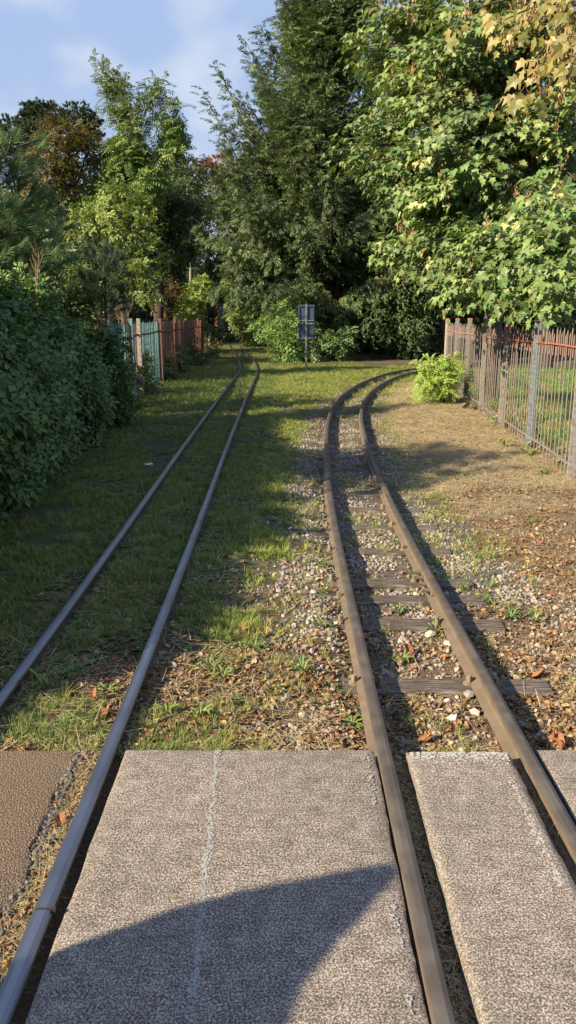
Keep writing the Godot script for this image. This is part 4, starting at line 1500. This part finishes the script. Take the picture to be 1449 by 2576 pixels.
	put("limbs", gl.mesh(M.bark), t)
	for cl in [[330, 420, 31, 50, 45], [280, 470, 31, 45, 40], [375, 470, 31, 45, 40], [230, 520, 31, 40, 36], [330, 345, 31, 22, 36], [425, 320, 31, 20, 44], [300, 400, 32, 30, 36], [435, 395, 31, 22, 24]]:
		var k: float = cl[2] / 1935.9
		fill_clump(inst, rel.call(float(cl[0]), float(cl[1])), Vector3(cl[3] * k, cl[4] * k, cl[3] * k), 5.0, 0.9, Color(0.085, 0.15, 0.03), Color(0.15, 0.22, 0.045), Color(0.24, 0.27, 0.05), 0.1, 0.3, 0.3)
	put_copies("crown", inst, pinnate, t)
	broad_tree("elm_tree", "light yellow-green leafy tree standing behind the turquoise fence", "tree", "", B.call(300, 20.0), P(300, 600, 20.0), 0.12, Color(0.12, 0.10, 0.08), [[260, 560, 20, 66, 52], [335, 600, 20, 58, 60], [235, 635, 20, 52, 50], [300, 680, 20, 70, 55], [372, 650, 20, 34, 50], [345, 545, 20, 42, 45], [290, 505, 20, 48, 30], [360, 720, 20, 46, 36], [240, 720, 20, 50, 50], [200, 580, 20, 30, 40]], small, 19.0, 0.85, Color(0.12, 0.18, 0.036), Color(0.235, 0.285, 0.065))
	shrub("elder_bush", "leafy green bush between the hedge and the long-needled pine", "bush", "", [[60, 690, 12, 70, 60, 0.7], [140, 700, 12.5, 60, 60, 0.7], [0, 720, 11.5, 60, 50, 0.7], [190, 720, 13, 45, 50, 0.6]], fine, 16.0, 0.75, Color(0.045, 0.085, 0.025), Color(0.10, 0.15, 0.04))
	shrub("hawthorn_bush", "dark green thicket behind the young pine and old fence", "bush", "", [[170, 640, 25, 60, 70, 1.0], [120, 720, 24, 60, 60, 1.0], [60, 620, 25, 60, 80, 1.0], [200, 760, 24, 40, 50, 0.8], [10, 560, 26, 60, 70, 1.0], [100, 560, 26, 60, 50, 1.0]], fine, 10.0, 1.0, Color(0.035, 0.065, 0.02), Color(0.075, 0.12, 0.033))
	# brown and green undergrowth in the far gap
	shrub("autumn_bush", "rust-brown bush below the dark crooked-limbed tree", "bush", "", [[425, 690, 37, 24, 42], [415, 760, 37, 26, 36]], small, 13.0, 1.0, Color(0.16, 0.085, 0.035), Color(0.22, 0.12, 0.05), Color(0.08, 0.09, 0.03), 0.3)
	shrub("autumn_bush", "tall rust-brown bush standing over the far end of the track", "bush", "", [[530, 640, 52, 22, 38], [548, 700, 52, 22, 34], [520, 690, 52, 14, 30]], small, 9.0, 1.3, Color(0.17, 0.095, 0.045), Color(0.25, 0.14, 0.07), Color(0.09, 0.1, 0.03), 0.25)
	t = broad_tree("birch_tree", "slim tree with a pale mottled trunk near the end of the left fence", "tree", "", B.call(480, 44.0), P(474, 560, 44.0), 0.13, Color(0.42, 0.39, 0.34), [[490, 610, 44, 30, 32], [462, 560, 44, 26, 30], [500, 560, 45, 26, 30]], fine, 9.0, 1.1, Color(0.05, 0.085, 0.022), Color(0.09, 0.13, 0.035))
	broad_tree("birch_tree", "thin bare-stemmed tree with a bleached trunk left of the yew", "tree", "", B.call(556, 56.0), P(556, 520, 56.0), 0.12, Color(0.45, 0.42, 0.38), [[550, 530, 56, 34, 30], [575, 500, 56, 30, 30], [560, 480, 57, 40, 24]], fine, 6.0, 1.3, Color(0.07, 0.10, 0.03), Color(0.12, 0.14, 0.04))
	shrub("sumac_bush", "bright yellow-green feathery sapling beside the far end of the left fence", "bush", "", [[490, 745, 38, 26, 30], [470, 790, 37, 30, 28], [510, 720, 39, 18, 24]], pinnate, 6.0, 0.9, Color(0.13, 0.21, 0.035), Color(0.24, 0.30, 0.055))
	shrub("hazel_bush", "light green bush spilling over the right side of the far track", "bush", "", [[615, 745, 42, 40, 40], [640, 800, 40, 34, 42], [595, 790, 42, 24, 36], [660, 720, 40, 34, 40], [600, 700, 43, 30, 30]], fine, 14.0, 1.0, Color(0.09, 0.16, 0.035), Color(0.20, 0.255, 0.055))
	shrub("hazel_bush", "deep green bush at the end of the far track, under the trees", "bush", "", [[545, 790, 78, 34, 30], [505, 800, 76, 26, 24], [575, 780, 80, 26, 34], [530, 740, 82, 40, 34], [460, 790, 70, 40, 36]], fine, 5.0, 1.7, Color(0.04, 0.075, 0.02), Color(0.09, 0.13, 0.035))
	# climbing bush round the sign and the glossy shrub beside it
	shrub("knotweed_bush", "tall bright green broad-leaved bush directly left of the blue sign", "bush", "", [[722, 800, 29, 34, 55], [705, 862, 28.0, 30, 44], [735, 870, 28.0, 30, 38], [745, 850, 29, 26, 52], [735, 770, 30, 26, 30], [690, 790, 30, 24, 50], [665, 770, 32, 26, 60]], glossy, 20.0, 0.95, Color(0.10, 0.19, 0.045), Color(0.19, 0.29, 0.075), Color(0.06, 0.12, 0.03), 0.12)
	shrub("laurel_bush", "dark glossy round shrub directly right of the blue sign", "bush", "", [[815, 838, 28.8, 40, 46], [858, 862, 28.8, 38, 40], [800, 880, 28.2, 36, 30], [785, 820, 29, 24, 40]], glossy, 19.0, 0.85, Color(0.07, 0.135, 0.035), Color(0.14, 0.21, 0.065), Color(0.22, 0.28, 0.12), 0.12)
	# --- woods in deep shade behind the yew and the fence
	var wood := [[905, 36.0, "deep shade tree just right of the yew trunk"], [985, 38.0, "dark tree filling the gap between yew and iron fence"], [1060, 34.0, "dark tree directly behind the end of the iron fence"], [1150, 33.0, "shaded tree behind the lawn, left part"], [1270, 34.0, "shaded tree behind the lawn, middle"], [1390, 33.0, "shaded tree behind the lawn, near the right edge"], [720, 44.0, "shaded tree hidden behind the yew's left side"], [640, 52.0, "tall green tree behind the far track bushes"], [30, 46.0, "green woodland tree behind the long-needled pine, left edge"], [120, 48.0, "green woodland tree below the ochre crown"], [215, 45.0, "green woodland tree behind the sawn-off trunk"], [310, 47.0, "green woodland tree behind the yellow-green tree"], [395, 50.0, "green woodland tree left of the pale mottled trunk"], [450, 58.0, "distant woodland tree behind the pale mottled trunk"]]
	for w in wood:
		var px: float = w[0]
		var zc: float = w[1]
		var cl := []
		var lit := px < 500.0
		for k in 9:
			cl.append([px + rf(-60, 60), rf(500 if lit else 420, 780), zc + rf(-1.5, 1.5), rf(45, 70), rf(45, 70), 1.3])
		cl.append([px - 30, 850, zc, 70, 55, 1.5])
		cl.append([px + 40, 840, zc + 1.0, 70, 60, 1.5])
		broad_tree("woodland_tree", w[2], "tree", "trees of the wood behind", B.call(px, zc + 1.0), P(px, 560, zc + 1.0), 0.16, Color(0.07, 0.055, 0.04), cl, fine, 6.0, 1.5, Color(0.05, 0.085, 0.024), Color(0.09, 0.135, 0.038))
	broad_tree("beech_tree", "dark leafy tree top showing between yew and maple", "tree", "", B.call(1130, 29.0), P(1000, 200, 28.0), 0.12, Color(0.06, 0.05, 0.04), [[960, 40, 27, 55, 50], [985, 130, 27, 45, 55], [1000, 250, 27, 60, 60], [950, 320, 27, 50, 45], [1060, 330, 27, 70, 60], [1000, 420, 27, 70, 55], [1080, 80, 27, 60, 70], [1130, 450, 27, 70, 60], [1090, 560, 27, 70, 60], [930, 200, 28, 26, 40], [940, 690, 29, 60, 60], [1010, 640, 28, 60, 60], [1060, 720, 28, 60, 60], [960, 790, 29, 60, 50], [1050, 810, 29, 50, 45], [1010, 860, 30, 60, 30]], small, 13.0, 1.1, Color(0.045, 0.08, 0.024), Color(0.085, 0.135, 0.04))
	broad_tree("poplar_tree", "grey-green tree glimpsed through gaps behind the maple", "tree", "", B.call(1380, 24.0), P(1380, 300, 24.0), 0.24, Color(0.12, 0.10, 0.09), [[1350, 480, 24, 80, 60], [1250, 520, 24, 70, 60], [1440, 420, 24, 70, 70], [1400, 560, 24, 90, 60], [1200, 600, 24, 60, 60], [1420, 300, 24, 60, 50], [1300, 640, 24, 80, 50]], small, 12.0, 1.1, Color(0.07, 0.095, 0.055), Color(0.15, 0.17, 0.11))

	# --- maple hanging over the fence
	t = thing("maple_tree", "large maple with tan seed bunches overhanging the iron fence", "tree", B.call(1240, 14.5))
	base = t.position
	g = Geo.new()
	bark = Color(0.13, 0.11, 0.085)
	g.tube(smooth_line([Vector3(0, -0.1, 0), P(1245, 700, 14.5) - base, P(1238, 430, 14.5) - base, P(1230, 200, 14.2) - base, P(1260, -150, 14) - base], 4), taper(17, 0.19, 0.06), 10, bark)
	put("trunk", g.mesh(M.bark), t)
	gl = Geo.new()
	inst = Inst.new()
	var seeds := Inst.new()
	var lim := []
	# limb tips: px, py, zc
	var tips := [[905, 375, 12.5], [960, 300, 12.0], [930, 130, 13.0], [985, 60, 12.5], [1060, 30, 12.0], [1010, 200, 11.5], [1100, 130, 11], [1180, 60, 11], [1090, 260, 11], [1000, 430, 12.0], [1060, 370, 11], [1150, 330, 10.5], [1010, 480, 12.5], [1060, 500, 11.5], [1120, 470, 10.8], [1190, 420, 10.5], [985, 620, 12.5], [1020, 640, 12.2], [1080, 600, 11.5], [1140, 640, 11], [1120, 684, 11], [1170, 712, 10.5], [1210, 676, 10.2], [1230, 600, 10.2], [1290, 648, 9.8], [1270, 712, 9.8], [1330, 698, 9.4], [1390, 669, 9.0], [1440, 712, 9.0], [1350, 610, 9.4], [1420, 600, 9.0], [1440, 520, 9.2], [1380, 540, 9.6], [1250, 300, 11.5], [1330, 330, 11], [1420, 380, 11], [1300, 100, 11.5], [1400, 90, 11], [1260, 20, 12], [1360, 20, 11], [1450, 240, 10.5], [1460, 648, 9.5], [1330, 745, 9.6], [1400, 734, 9.3], [1190, 560, 11.3], [1140, 200, 11.6], [1220, 150, 11.2], [1200, 734, 10.8], [1490, 684, 8.8], [1100, 420, 11.2]]
	for e in tips:
		var tip := P(e[0], e[1], e[2]) - base
		var hy := clampf(tip.y * 0.72 + 0.3, 1.6, 8.0)
		var s := Vector3(0.05, hy, 0.05)
		var p := bez(s, s.lerp(tip, 0.55) + Vector3(0, 0.28 * s.distance_to(tip), 0), tip, 9)
		gl.tube(p, taper(10, 0.045, 0.007), 6, bark)
		var tone := rf(1.0, 1.5)
		var yel := 0.1 + 0.5 * smoothstep(500.0, 0.0, e[1]) * rng.randf()
		for j in range(3, 10):
			var f := j / 9.0
			var m := 3 if f < 0.5 else 10
			for q in m:
				var o := p[j] + runit() * Vector3(0.42, 0.26, 0.42) * rf(0.3, 1.0)
				var out := (p[9] - p[4]).normalized()
				var side := Vector3(out.z, 0, -out.x) * rf(-1, 1)
				var dir := out * rf(0.2, 1.0) + side + Vector3(0, rf(-0.5, 0.25), 0)
				var col := mixc(Color(0.065, 0.125, 0.034), Color(0.15, 0.215, 0.058), rng.randf())
				col = mixc(col, Color(0.28, 0.27, 0.07), yel * rng.randf())
				if rng.randf() < 0.03:
					col = Color(0.34, 0.34, 0.13)
				inst.add(basis_y(dir, Vector3.UP + Vector3(-0.45, 0, 0.25) + runit() * 0.35, rf(0.7, 1.1)), o, shade(col, tone * rf(0.8, 1.2)))
			if f > 0.3 and rng.randf() < 0.7:
				for q in 3:
					seeds.add(Basis(Vector3.UP, rf(0, TAU)) * rf(0.9, 1.5), p[j] + runit() * 0.42, mixc(Color(0.40, 0.25, 0.15), Color(0.45, 0.22, 0.13), rng.randf()))
	# inner leaves that close the crown
	for cl in [[1180, 250, 13, 150, 110], [1300, 420, 12.5, 140, 110], [1120, 520, 13, 110, 90], [1330, 640, 11.5, 130, 80], [1200, 60, 13, 160, 80], [1380, 120, 12.5, 120, 90], [1060, 150, 13.5, 90, 100]]:
		var k: float = cl[2] / 1935.9
		fill_clump(inst, P(cl[0], cl[1], cl[2]) - base, Vector3(cl[3] * k, cl[4] * k, 1.3), 8.0, 0.9, Color(0.06, 0.115, 0.03), Color(0.11, 0.17, 0.045), Color(0.2, 0.22, 0.06), 0.1, 0.5, 0.3)
	put("limbs", gl.mesh(M.bark), t)
	put_copies("crown", inst, maple, t)
	g = Geo.new()
	for k in 16:
		var a := rf(0, TAU)
		var o := Vector3(rf(-0.03, 0.03), -rf(0.0, 0.14), rf(-0.03, 0.03))
		var dir := Vector3(cos(a) * 0.5, -1.0, sin(a) * 0.5).normalized()
		g.leaf(o, dir, dir.cross(Vector3(sin(a), 0.1, -cos(a))).normalized(), 0.042, 0.016, 0.05, shade(Color.WHITE, rf(0.75, 1.2)))
	put_copies("seed_bunches", seeds, g.mesh(M.dry), t)
	# a yellowing bough that reaches out towards the crossing
	var gb := Geo.new()
	var ib := Inst.new()
	var isd := Inst.new()
	for e in [[1270, 50, 6.4], [1340, 150, 6.0], [1400, 70, 5.8], [1385, 190, 6.0], [1300, 10, 6.2], [1440, 160, 5.7], [1450, 40, 5.6], [1200, 20, 6.8], [1490, 110, 5.6], [1420, -60, 5.8]]:
		var tip := P(e[0], e[1], e[2]) - base
		var s := P(1560, 60, 7.5) - base
		var p := bez(s, s.lerp(tip, 0.5) + Vector3(0, 0.3, 0), tip, 8)
		gb.tube(p, taper(9, 0.028, 0.005), 6, Color(0.17, 0.13, 0.09))
		for j in range(4, 9):
			for q in 1:
				var o := p[j] + runit() * 0.14
				ib.add(basis_y((p[8] - p[5]).normalized() + runit() * 0.7 + Vector3(0, -0.5, 0), Vector3.UP + Vector3(-0.3, 0, 0.5) + runit() * 0.4, rf(0.6, 0.9)), o, shade(mixc(Color(0.17, 0.165, 0.035), Color(0.33, 0.28, 0.09), rng.randf()), rf(0.75, 1.1)))
			isd.add(Basis(Vector3.UP, rf(0, TAU)) * rf(0.8, 1.2), p[j] + runit() * 0.1, Color(0.42, 0.24, 0.13))
	gb.tube(bez(Vector3(0.05, 4.2, 0.05), (P(1560, 60, 7.5) - base) * 0.6 + Vector3(0, 2.4, 0), P(1560, 60, 7.5) - base, 8), taper(9, 0.07, 0.03), 7, bark)
	put("bough", gb.mesh(M.bark), t)
	put_copies("yellow_leaves", ib, maple, t)
	put_copies("bough_seed_bunches", isd, g.mesh(M.dry), t)

	# --- young tree of heaven in front of the fence
	t = thing("sumac_sapling", "bright lime green leafy sapling at the far end of the iron fence", "bush", on_ground(1108, 1012))
	base = t.position
	gl = Geo.new()
	inst = Inst.new()
	for k in 22:
		var tip := P(rf(1052, 1140), rf(905, 985), rf(14.2, 15.2)) - base
		gl.tube(bez(Vector3(rf(-0.08, 0.08), -0.02, rf(-0.08, 0.08)), tip * 0.5 + Vector3(0, 0.1, 0), tip, 5), taper(6, 0.011, 0.004), 5, Color(0.14, 0.15, 0.05))
		for j in 4:
			inst.add(basis_y(runit() * 0.6 + Vector3(tip.x * 0.5, 0.7, 0.5), Vector3(-0.4, 1, 0.6) + runit() * 0.3, rf(0.35, 0.55)), tip.lerp(Vector3(0, tip.y * 0.5, 0), rf(0.0, 0.5)) + runit() * 0.06, shade(mixc(Color(0.25, 0.39, 0.06), Color(0.42, 0.51, 0.11), rng.randf()), rf(0.8, 1.1)))
	for j in 40:
		inst.add(basis_y(runit() * 0.7 + Vector3(0, 0.2, 0.6), Vector3(-0.4, 1, 0.6), rf(0.35, 0.5)), P(rf(1060, 1140), rf(940, 1000), rf(14.3, 15.0)) - base, shade(mixc(Color(0.22, 0.35, 0.055), Color(0.36, 0.46, 0.1), rng.randf()), rf(0.8, 1.1)))
	put("stems", gl.mesh(M.bark), t)
	put_copies("foliage", inst, pinnate, t)

	# --- hedge of ivy and bindweed over the near left fence
	t = thing("ivy_hedge", "dense dark ivy hedge with sunlit top at the left edge", "hedge", Vector3(-2.9, 0, -8.0))
	base = t.position
	inst = Inst.new()
	gl = Geo.new()
	for k in 30000:
		var d := rf(1.9, 11.7)
		var face := -2.15 - 0.075 * maxf(d - 2.0, 0.0) + n2.get_noise_2d(d * 45.0, 3.0) * 0.22
		var hh := 1.47 + n2.get_noise_2d(d * 50.0, 60.0) * 0.2
		hh *= smoothstep(12.3, 9.9, d) * 0.5 + 0.5
		hh *= smoothstep(2.5, 5.0, d) * 0.1 + 0.9
		if d < 2.8:
			face -= (2.8 - d) * 0.9
		var thick := 1.35
		var p: Vector3
		var out: Vector3
		var pick := rng.randf()
		if pick < 0.55:
			var y := rf(0.02, hh)
			var bulge := 0.16 * sin(PI * clampf(y / hh, 0, 1)) - 0.22 * smoothstep(hh * 0.75, hh * 1.04, y)
			p = Vector3(face + bulge + n1.get_noise_2d(y * 120.0, d * 90.0) * 0.14 - absf(rng.randfn(0.0, 0.05)), y, -d)
			out = Vector3(1.0, 0.25, 0.15)
		elif pick < 0.9:
			var x := face - rf(0.1, thick)
			p = Vector3(x, hh - 0.05 + 0.46 * clampf((face - x) / 1.35, 0.0, 1.0) * smoothstep(3.5, 6.5, d) + n1.get_noise_2d(x * 100.0, d * 80.0) * 0.14 + rf(-0.12, 0.12), -d)
			out = Vector3(0.15, 1.0, 0.15)
		else:
			p = Vector3(face - rf(0.0, thick), rf(0.0, hh), -d if rng.randf() < 0.6 else -11.5 + rf(-0.2, 0.2))
			out = Vector3(0.2, 0.2, -0.8)
		var dir := Vector3(rf(-0.3, 0.5), rf(-0.9, 0.2), rf(-0.8, 0.8))
		var up := out + Vector3(0, 0.35, 0) + runit() * 0.45
		inst.add(basis_y(dir, up, rf(0.65, 1.15)), p - base, shade(mixc(Color(0.05, 0.115, 0.028), Color(0.13, 0.21, 0.045), rng.randf()), rf(0.75, 1.3)))
	for k in 2600:      # loose shoots standing above the hedge
		var d := rf(4.0, 10.6)
		var face := -2.15 - 0.075 * maxf(d - 2.0, 0.0)
		var x := face - rf(0.25, 1.4)
		var hh := 1.47 + n2.get_noise_2d(d * 50.0, 60.0) * 0.2 + 0.46 * clampf((face - x) / 1.35, 0.0, 1.0) * smoothstep(3.5, 6.5, d)
		hh *= smoothstep(12.3, 9.9, d) * 0.4 + 0.6
		inst.add(basis_y(Vector3(rf(-0.5, 0.5), rf(-0.2, 1.0), rf(-0.5, 0.5)), Vector3(-0.5, 1.0, 0.4) + runit() * 0.5, rf(0.7, 1.2)), Vector3(x, hh + absf(rng.randfn(0.0, 0.13)), -d) - base, shade(mixc(Color(0.08, 0.17, 0.035), Color(0.17, 0.26, 0.055), rng.randf()), rf(0.8, 1.2)))
	for k in 50:
		var d := rf(2.5, 11.0)
		var o := Vector3(-2.75 - 0.05 * d + rf(-0.3, 0.3), -0.05, -d) - base
		gl.tube(bez(o, o + Vector3(rf(-0.2, 0.3), 0.8, rf(-0.4, 0.4)), o + Vector3(rf(-0.3, 0.4), rf(1.2, 1.55), rf(-0.6, 0.6)), 6), taper(7, 0.016, 0.006), 5, Color(0.10, 0.075, 0.05))
	put("stems", gl.mesh(M.bark), t)
	put_copies("foliage", inst, ivy, t)
	# weeds along the foot of the left fence
	var wl := [[300, 930, 16.0, "dark nettle clump at the foot of the turquoise fence"], [345, 945, 17.0, "leafy nettle clump under the grey fence post"], [395, 920, 20.0, "dark leafy clump beside the second turquoise bay"], [440, 905, 23.0, "weedy clump at the foot of the brown boarding"], [475, 895, 27.0, "dry-tipped weed clump beside the last brown boarding"], [500, 880, 31.0, "pale dry weed clump at the red end of the fence"], [255, 960, 14.0, "low dark weed clump where the ivy hedge ends"], [515, 850, 36.0, "green clump closing the far end of the fence"]]
	for w in wl:
		var zc: float = w[2]
		shrub("nettle_clump", w[3], "weeds", "weeds along the left fence", [[w[0], w[1], zc, 46.0 * 16.0 / zc + 10.0, 40.0 * 16.0 / zc + 14.0, 0.5], [w[0] + 14, w[1] + 25, zc - 0.5, 30.0 * 16.0 / zc + 6.0, 20.0 * 16.0 / zc + 6.0, 0.4]], small if zc < 26 else fine, 44.0, 0.7, Color(0.04, 0.085, 0.025), Color(0.10, 0.15, 0.045), Color(0.28, 0.22, 0.12), 0.12 if zc < 24 else 0.35)
	# climbers along the iron fence
	for w in [[1180, 1010, 13.8, "low green climber on the iron fence beside the lime sapling"], [1255, 1035, 11.8, "thin green climber at the foot of the written-on post"], [1290, 1060, 11.0, "loose weed clump left of the blue-grey post"], [1350, 1090, 9.6, "grassy weed clump at the foot of the near fence bay"], [1415, 1130, 8.6, "grassy weed clump at the near end of the iron fence"]]:
		var zc: float = w[2]
		shrub("fence_weed", w[3], "weeds", "weeds along the iron fence", [[w[0], w[1], zc, 20, 34, 0.16], [w[0] + 22, w[1] + 30, zc - 0.3, 22, 18, 0.14]], small, 30.0, 0.32, Color(0.08, 0.14, 0.035), Color(0.17, 0.23, 0.06), Color(0.36, 0.28, 0.14), 0.3)

	# --- near pine with long needles at the left edge
	t = thing("long_needled_pine", "young pine with long bright needles above the hedge, left edge", "tree", Vector3(-4.9, 0, -10.2))
	base = t.position
	g = Geo.new()
	g.tube(bez(Vector3(0, -0.1, 0), Vector3(0.1, 1.6, 0), Vector3(0.0, 4.5, 0.1), 8), taper(9, 0.085, 0.02), 9, Color(0.15, 0.10, 0.07))
	put("trunk", g.mesh(M.bark), t)
	gl = Geo.new()
	inst = Inst.new()
	for e in [[70, 360, 10.3], [40, 450, 10.1], [15, 520, 9.9], [100, 500, 10.5], [60, 560, 10.1], [150, 575, 10.5], [110, 620, 10.1], [40, 620, 9.7], [160, 660, 10.5], [10, 420, 10.0], [20, 680, 9.9], [90, 690, 10.5], [-40, 380, 9.9], [-60, 300, 10.1], [-80, 480, 9.7], [-100, 600, 9.7], [130, 540, 11.1], [60, 430, 10.9], [-120, 340, 10.1], [-200, 330, 10.1]]:
		var tip := P(e[0], e[1], e[2]) - base
		var s := Vector3(0.05, clampf(tip.y - 0.5, 0.9, 3.6), 0.0)
		pine_branch(gl, inst, s, tip, 0.028, 17, rf(1.1, 1.35), Color(0.07, 0.15, 0.045), Color(0.14, 0.225, 0.07), 0.35)
	put("branches", gl.mesh(M.bark), t)
	put_copies("crown", inst, long_pine, t)
	t = thing("young_pine", "small dark green pine poking above the old fence", "tree", Vector3(P(262, 900, 12.6).x, 0, P(262, 900, 12.6).z))
	base = t.position
	g = Geo.new()
	g.tube(bez(Vector3(0, -0.1, 0), Vector3(0.05, 1.2, 0), P(262, 640, 12.6) - base, 8), taper(9, 0.05, 0.014), 8, Color(0.13, 0.08, 0.055))
	put("trunk", g.mesh(M.bark), t)
	gl = Geo.new()
	inst = Inst.new()
	for e in [[262, 625, 12.6], [235, 650, 12.4], [290, 650, 12.6], [215, 700, 12.4], [305, 690, 12.6], [240, 715, 12.2], [280, 725, 12.3], [225, 755, 12.4], [300, 745, 12.4], [255, 765, 12.2], [200, 745, 12.6], [262, 670, 12.2]]:
		var tip := P(e[0], e[1], e[2]) - base
		pine_branch(gl, inst, Vector3(0.02, clampf(tip.y - 0.35, 0.6, 2.5), 0), tip, 0.016, 8, 0.95, Color(0.03, 0.065, 0.03), Color(0.055, 0.10, 0.04), 0.2)
	put("branches", gl.mesh(M.bark), t)
	put_copies("crown", inst, long_pine, t)
	# dead stalks over the hedge
	for e in [[[92, 735], [98, 640], 8.6, "dry brown branching stalk sticking up from the hedge"], [[318, 815], [330, 765], 14.2, "spray of dry reddish twigs above the turquoise fence"], [[300, 812], [288, 775], 14.0, "few bare twigs left of the reddish spray above the fence"]]:
		var a := P(e[0][0], e[0][1], e[2])
		var b := P(e[1][0], e[1][1], e[2])
		t = thing("dead_stalk", e[3], "dead plant", Vector3(a.x, 0.0, a.z), "dry stalks above the left hedge and fence")
		base = t.position
		g = Geo.new()
		g.tube(PackedVector3Array([Vector3.ZERO, a - base, b - base]), PackedFloat32Array([0.008, 0.006, 0.002]), 5, Color(0.3, 0.23, 0.13))
		for k in 26:
			var o := a.lerp(b, rf(0.05, 0.9)) - base
			var dirv := (Vector3(rf(-0.7, 0.7), 1.0, rf(-0.7, 0.7))).normalized()
			g.tube(PackedVector3Array([o, o + dirv * rf(0.04, 0.12), o + (dirv + Vector3(rf(-0.2, 0.2), 0.2, 0)).normalized() * rf(0.12, 0.24)]), PackedFloat32Array([0.0025, 0.002, 0.0008]), 4, Color(0.34, 0.22, 0.14))
		put("stalk", g.mesh(M.dry), t)
	# trees outside the view on the left, whose shadows cross the tracks
	shade_tree("plum_tree", "small leafy tree behind the hedge, left of the view, shading the tracks", Vector3(-6.3, 0, -4.5), 5.2, 0.75, fine, 14.0)

func shade_tree(called: String, label: String, at: Vector3, h: float, r: float, spray: Mesh, dens: float) -> void:
	var t := thing(called, label, "tree", at)
	var g := Geo.new()
	trunk_line(g, Vector3(0, -0.1, 0), Vector3(0.1, h, 0), 0.12, 0.04, 0.15, Color(0.1, 0.08, 0.06))
	put("trunk", g.mesh(M.bark), t)
	var inst := Inst.new()
	var gl := Geo.new()
	for k in 7:
		var c := Vector3(rf(-0.6, 0.6) * r, h + rf(-0.5, 0.5) * r, rf(-0.6, 0.6) * r)
		gl.tube(bez(Vector3(0, h * 0.55, 0), c * 0.5 + Vector3(0, h * 0.3, 0), c, 5), taper(6, 0.05, 0.012), 5, Color(0.1, 0.08, 0.06))
		fill_clump(inst, c, Vector3.ONE * r * rf(0.4, 0.6), dens, 0.95, Color(0.06, 0.11, 0.03), Color(0.11, 0.17, 0.05), Color.BLACK, 0.0, 0.35, 0.3)
	put("limbs", gl.mesh(M.bark), t)
	put_copies("crown", inst, spray, t)

# ------------------------------------------------------------------ sky
func make_sky() -> PanoramaSkyMaterial:
	var w := 1024
	var h := 512
	var im := Image.create(w, h, false, Image.FORMAT_RGBF)
	var a := FastNoiseLite.new()
	a.seed = 4
	a.frequency = 1.5
	a.fractal_octaves = 5
	var b := FastNoiseLite.new()
	b.seed = 17
	b.frequency = 0.8
	b.fractal_octaves = 4
	for j in h:
		var el := (0.5 - (j + 0.5) / h) * PI
		for k in w:
			var az := (k + 0.5) / w * TAU
			var e := maxf(el, 0.0)
			var t := pow(clampf(e / (PI / 2), 0, 1), 0.55)
			var col := Color(0.58, 0.71, 0.90).lerp(Color(0.19, 0.35, 0.77), t)
			if el > 0.02:
				# thin high cloud on a flat sheet far above
				var r := 1.0 / (sin(e) + 0.12)
				var x := cos(az) * cos(e) * r
				var y := sin(az) * cos(e) * r
				var c := a.get_noise_2d(x * 1.1, y * 2.2) * 0.65 + b.get_noise_2d(x * 2.0 + 40.0, y * 1.3) * 0.55
				c = smoothstep(-0.22, 0.55, c) * 0.62
				col = col.lerp(Color(0.80, 0.86, 0.96), c)
			elif el < -0.02:
				col = Color(0.16, 0.16, 0.12)
			im.set_pixel(k, j, col)
	var m := PanoramaSkyMaterial.new()
	m.panorama = ImageTexture.create_from_image(im)
	return m

func _ready() -> void:
	rng.seed = 20240917
	n1.seed = 1
	n2.seed = 2
	n3.seed = 3
	for n in [n1, n2, n3]:
		n.frequency = 0.02
		n.fractal_octaves = 3
	# camera
	var cam := Camera3D.new()
	cam.name = "camera"
	cam.position = Vector3(0, 1.6, 0)
	cam.rotation = Vector3(-TH, 0, 0)
	cam.fov = 67.28
	cam.near = 0.05
	cam.far = 900.0
	add_child(cam)
	cam.current = true
	# sky and sun
	var env := Environment.new()
	env.background_mode = Environment.BG_SKY
	env.sky = Sky.new()
	env.sky.sky_material = make_sky()
	env.background_energy_multiplier = 0.42
	env.tonemap_mode = Environment.TONE_MAPPER_LINEAR
	env.tonemap_exposure = 2.35
	env.sdfgi_enabled = true
	env.ssao_enabled = true
	env.ssil_enabled = true
	var we := WorldEnvironment.new()
	we.name = "environment"
	we.environment = env
	add_child(we)
	var sun := DirectionalLight3D.new()
	sun.name = "sun"
	sun.light_color = Color(1.0, 0.93, 0.80)
	sun.light_energy = 1.6
	sun.light_angular_distance = 0.55
	sun.shadow_enabled = true
	add_child(sun)
	var hz := Vector3(0.88, 0.0, -0.475).normalized()
	sun.look_at_from_position(Vector3.ZERO, hz * cos(SUN_EL) - Vector3(0, sin(SUN_EL), 0))

	make_materials()
	build_ground()
	build_crossing()
	build_tracks()
	build_right_fence()
	build_left_fence()
	build_sign()
	build_board()
	build_trees()
	scatter_ground()
	small_things()
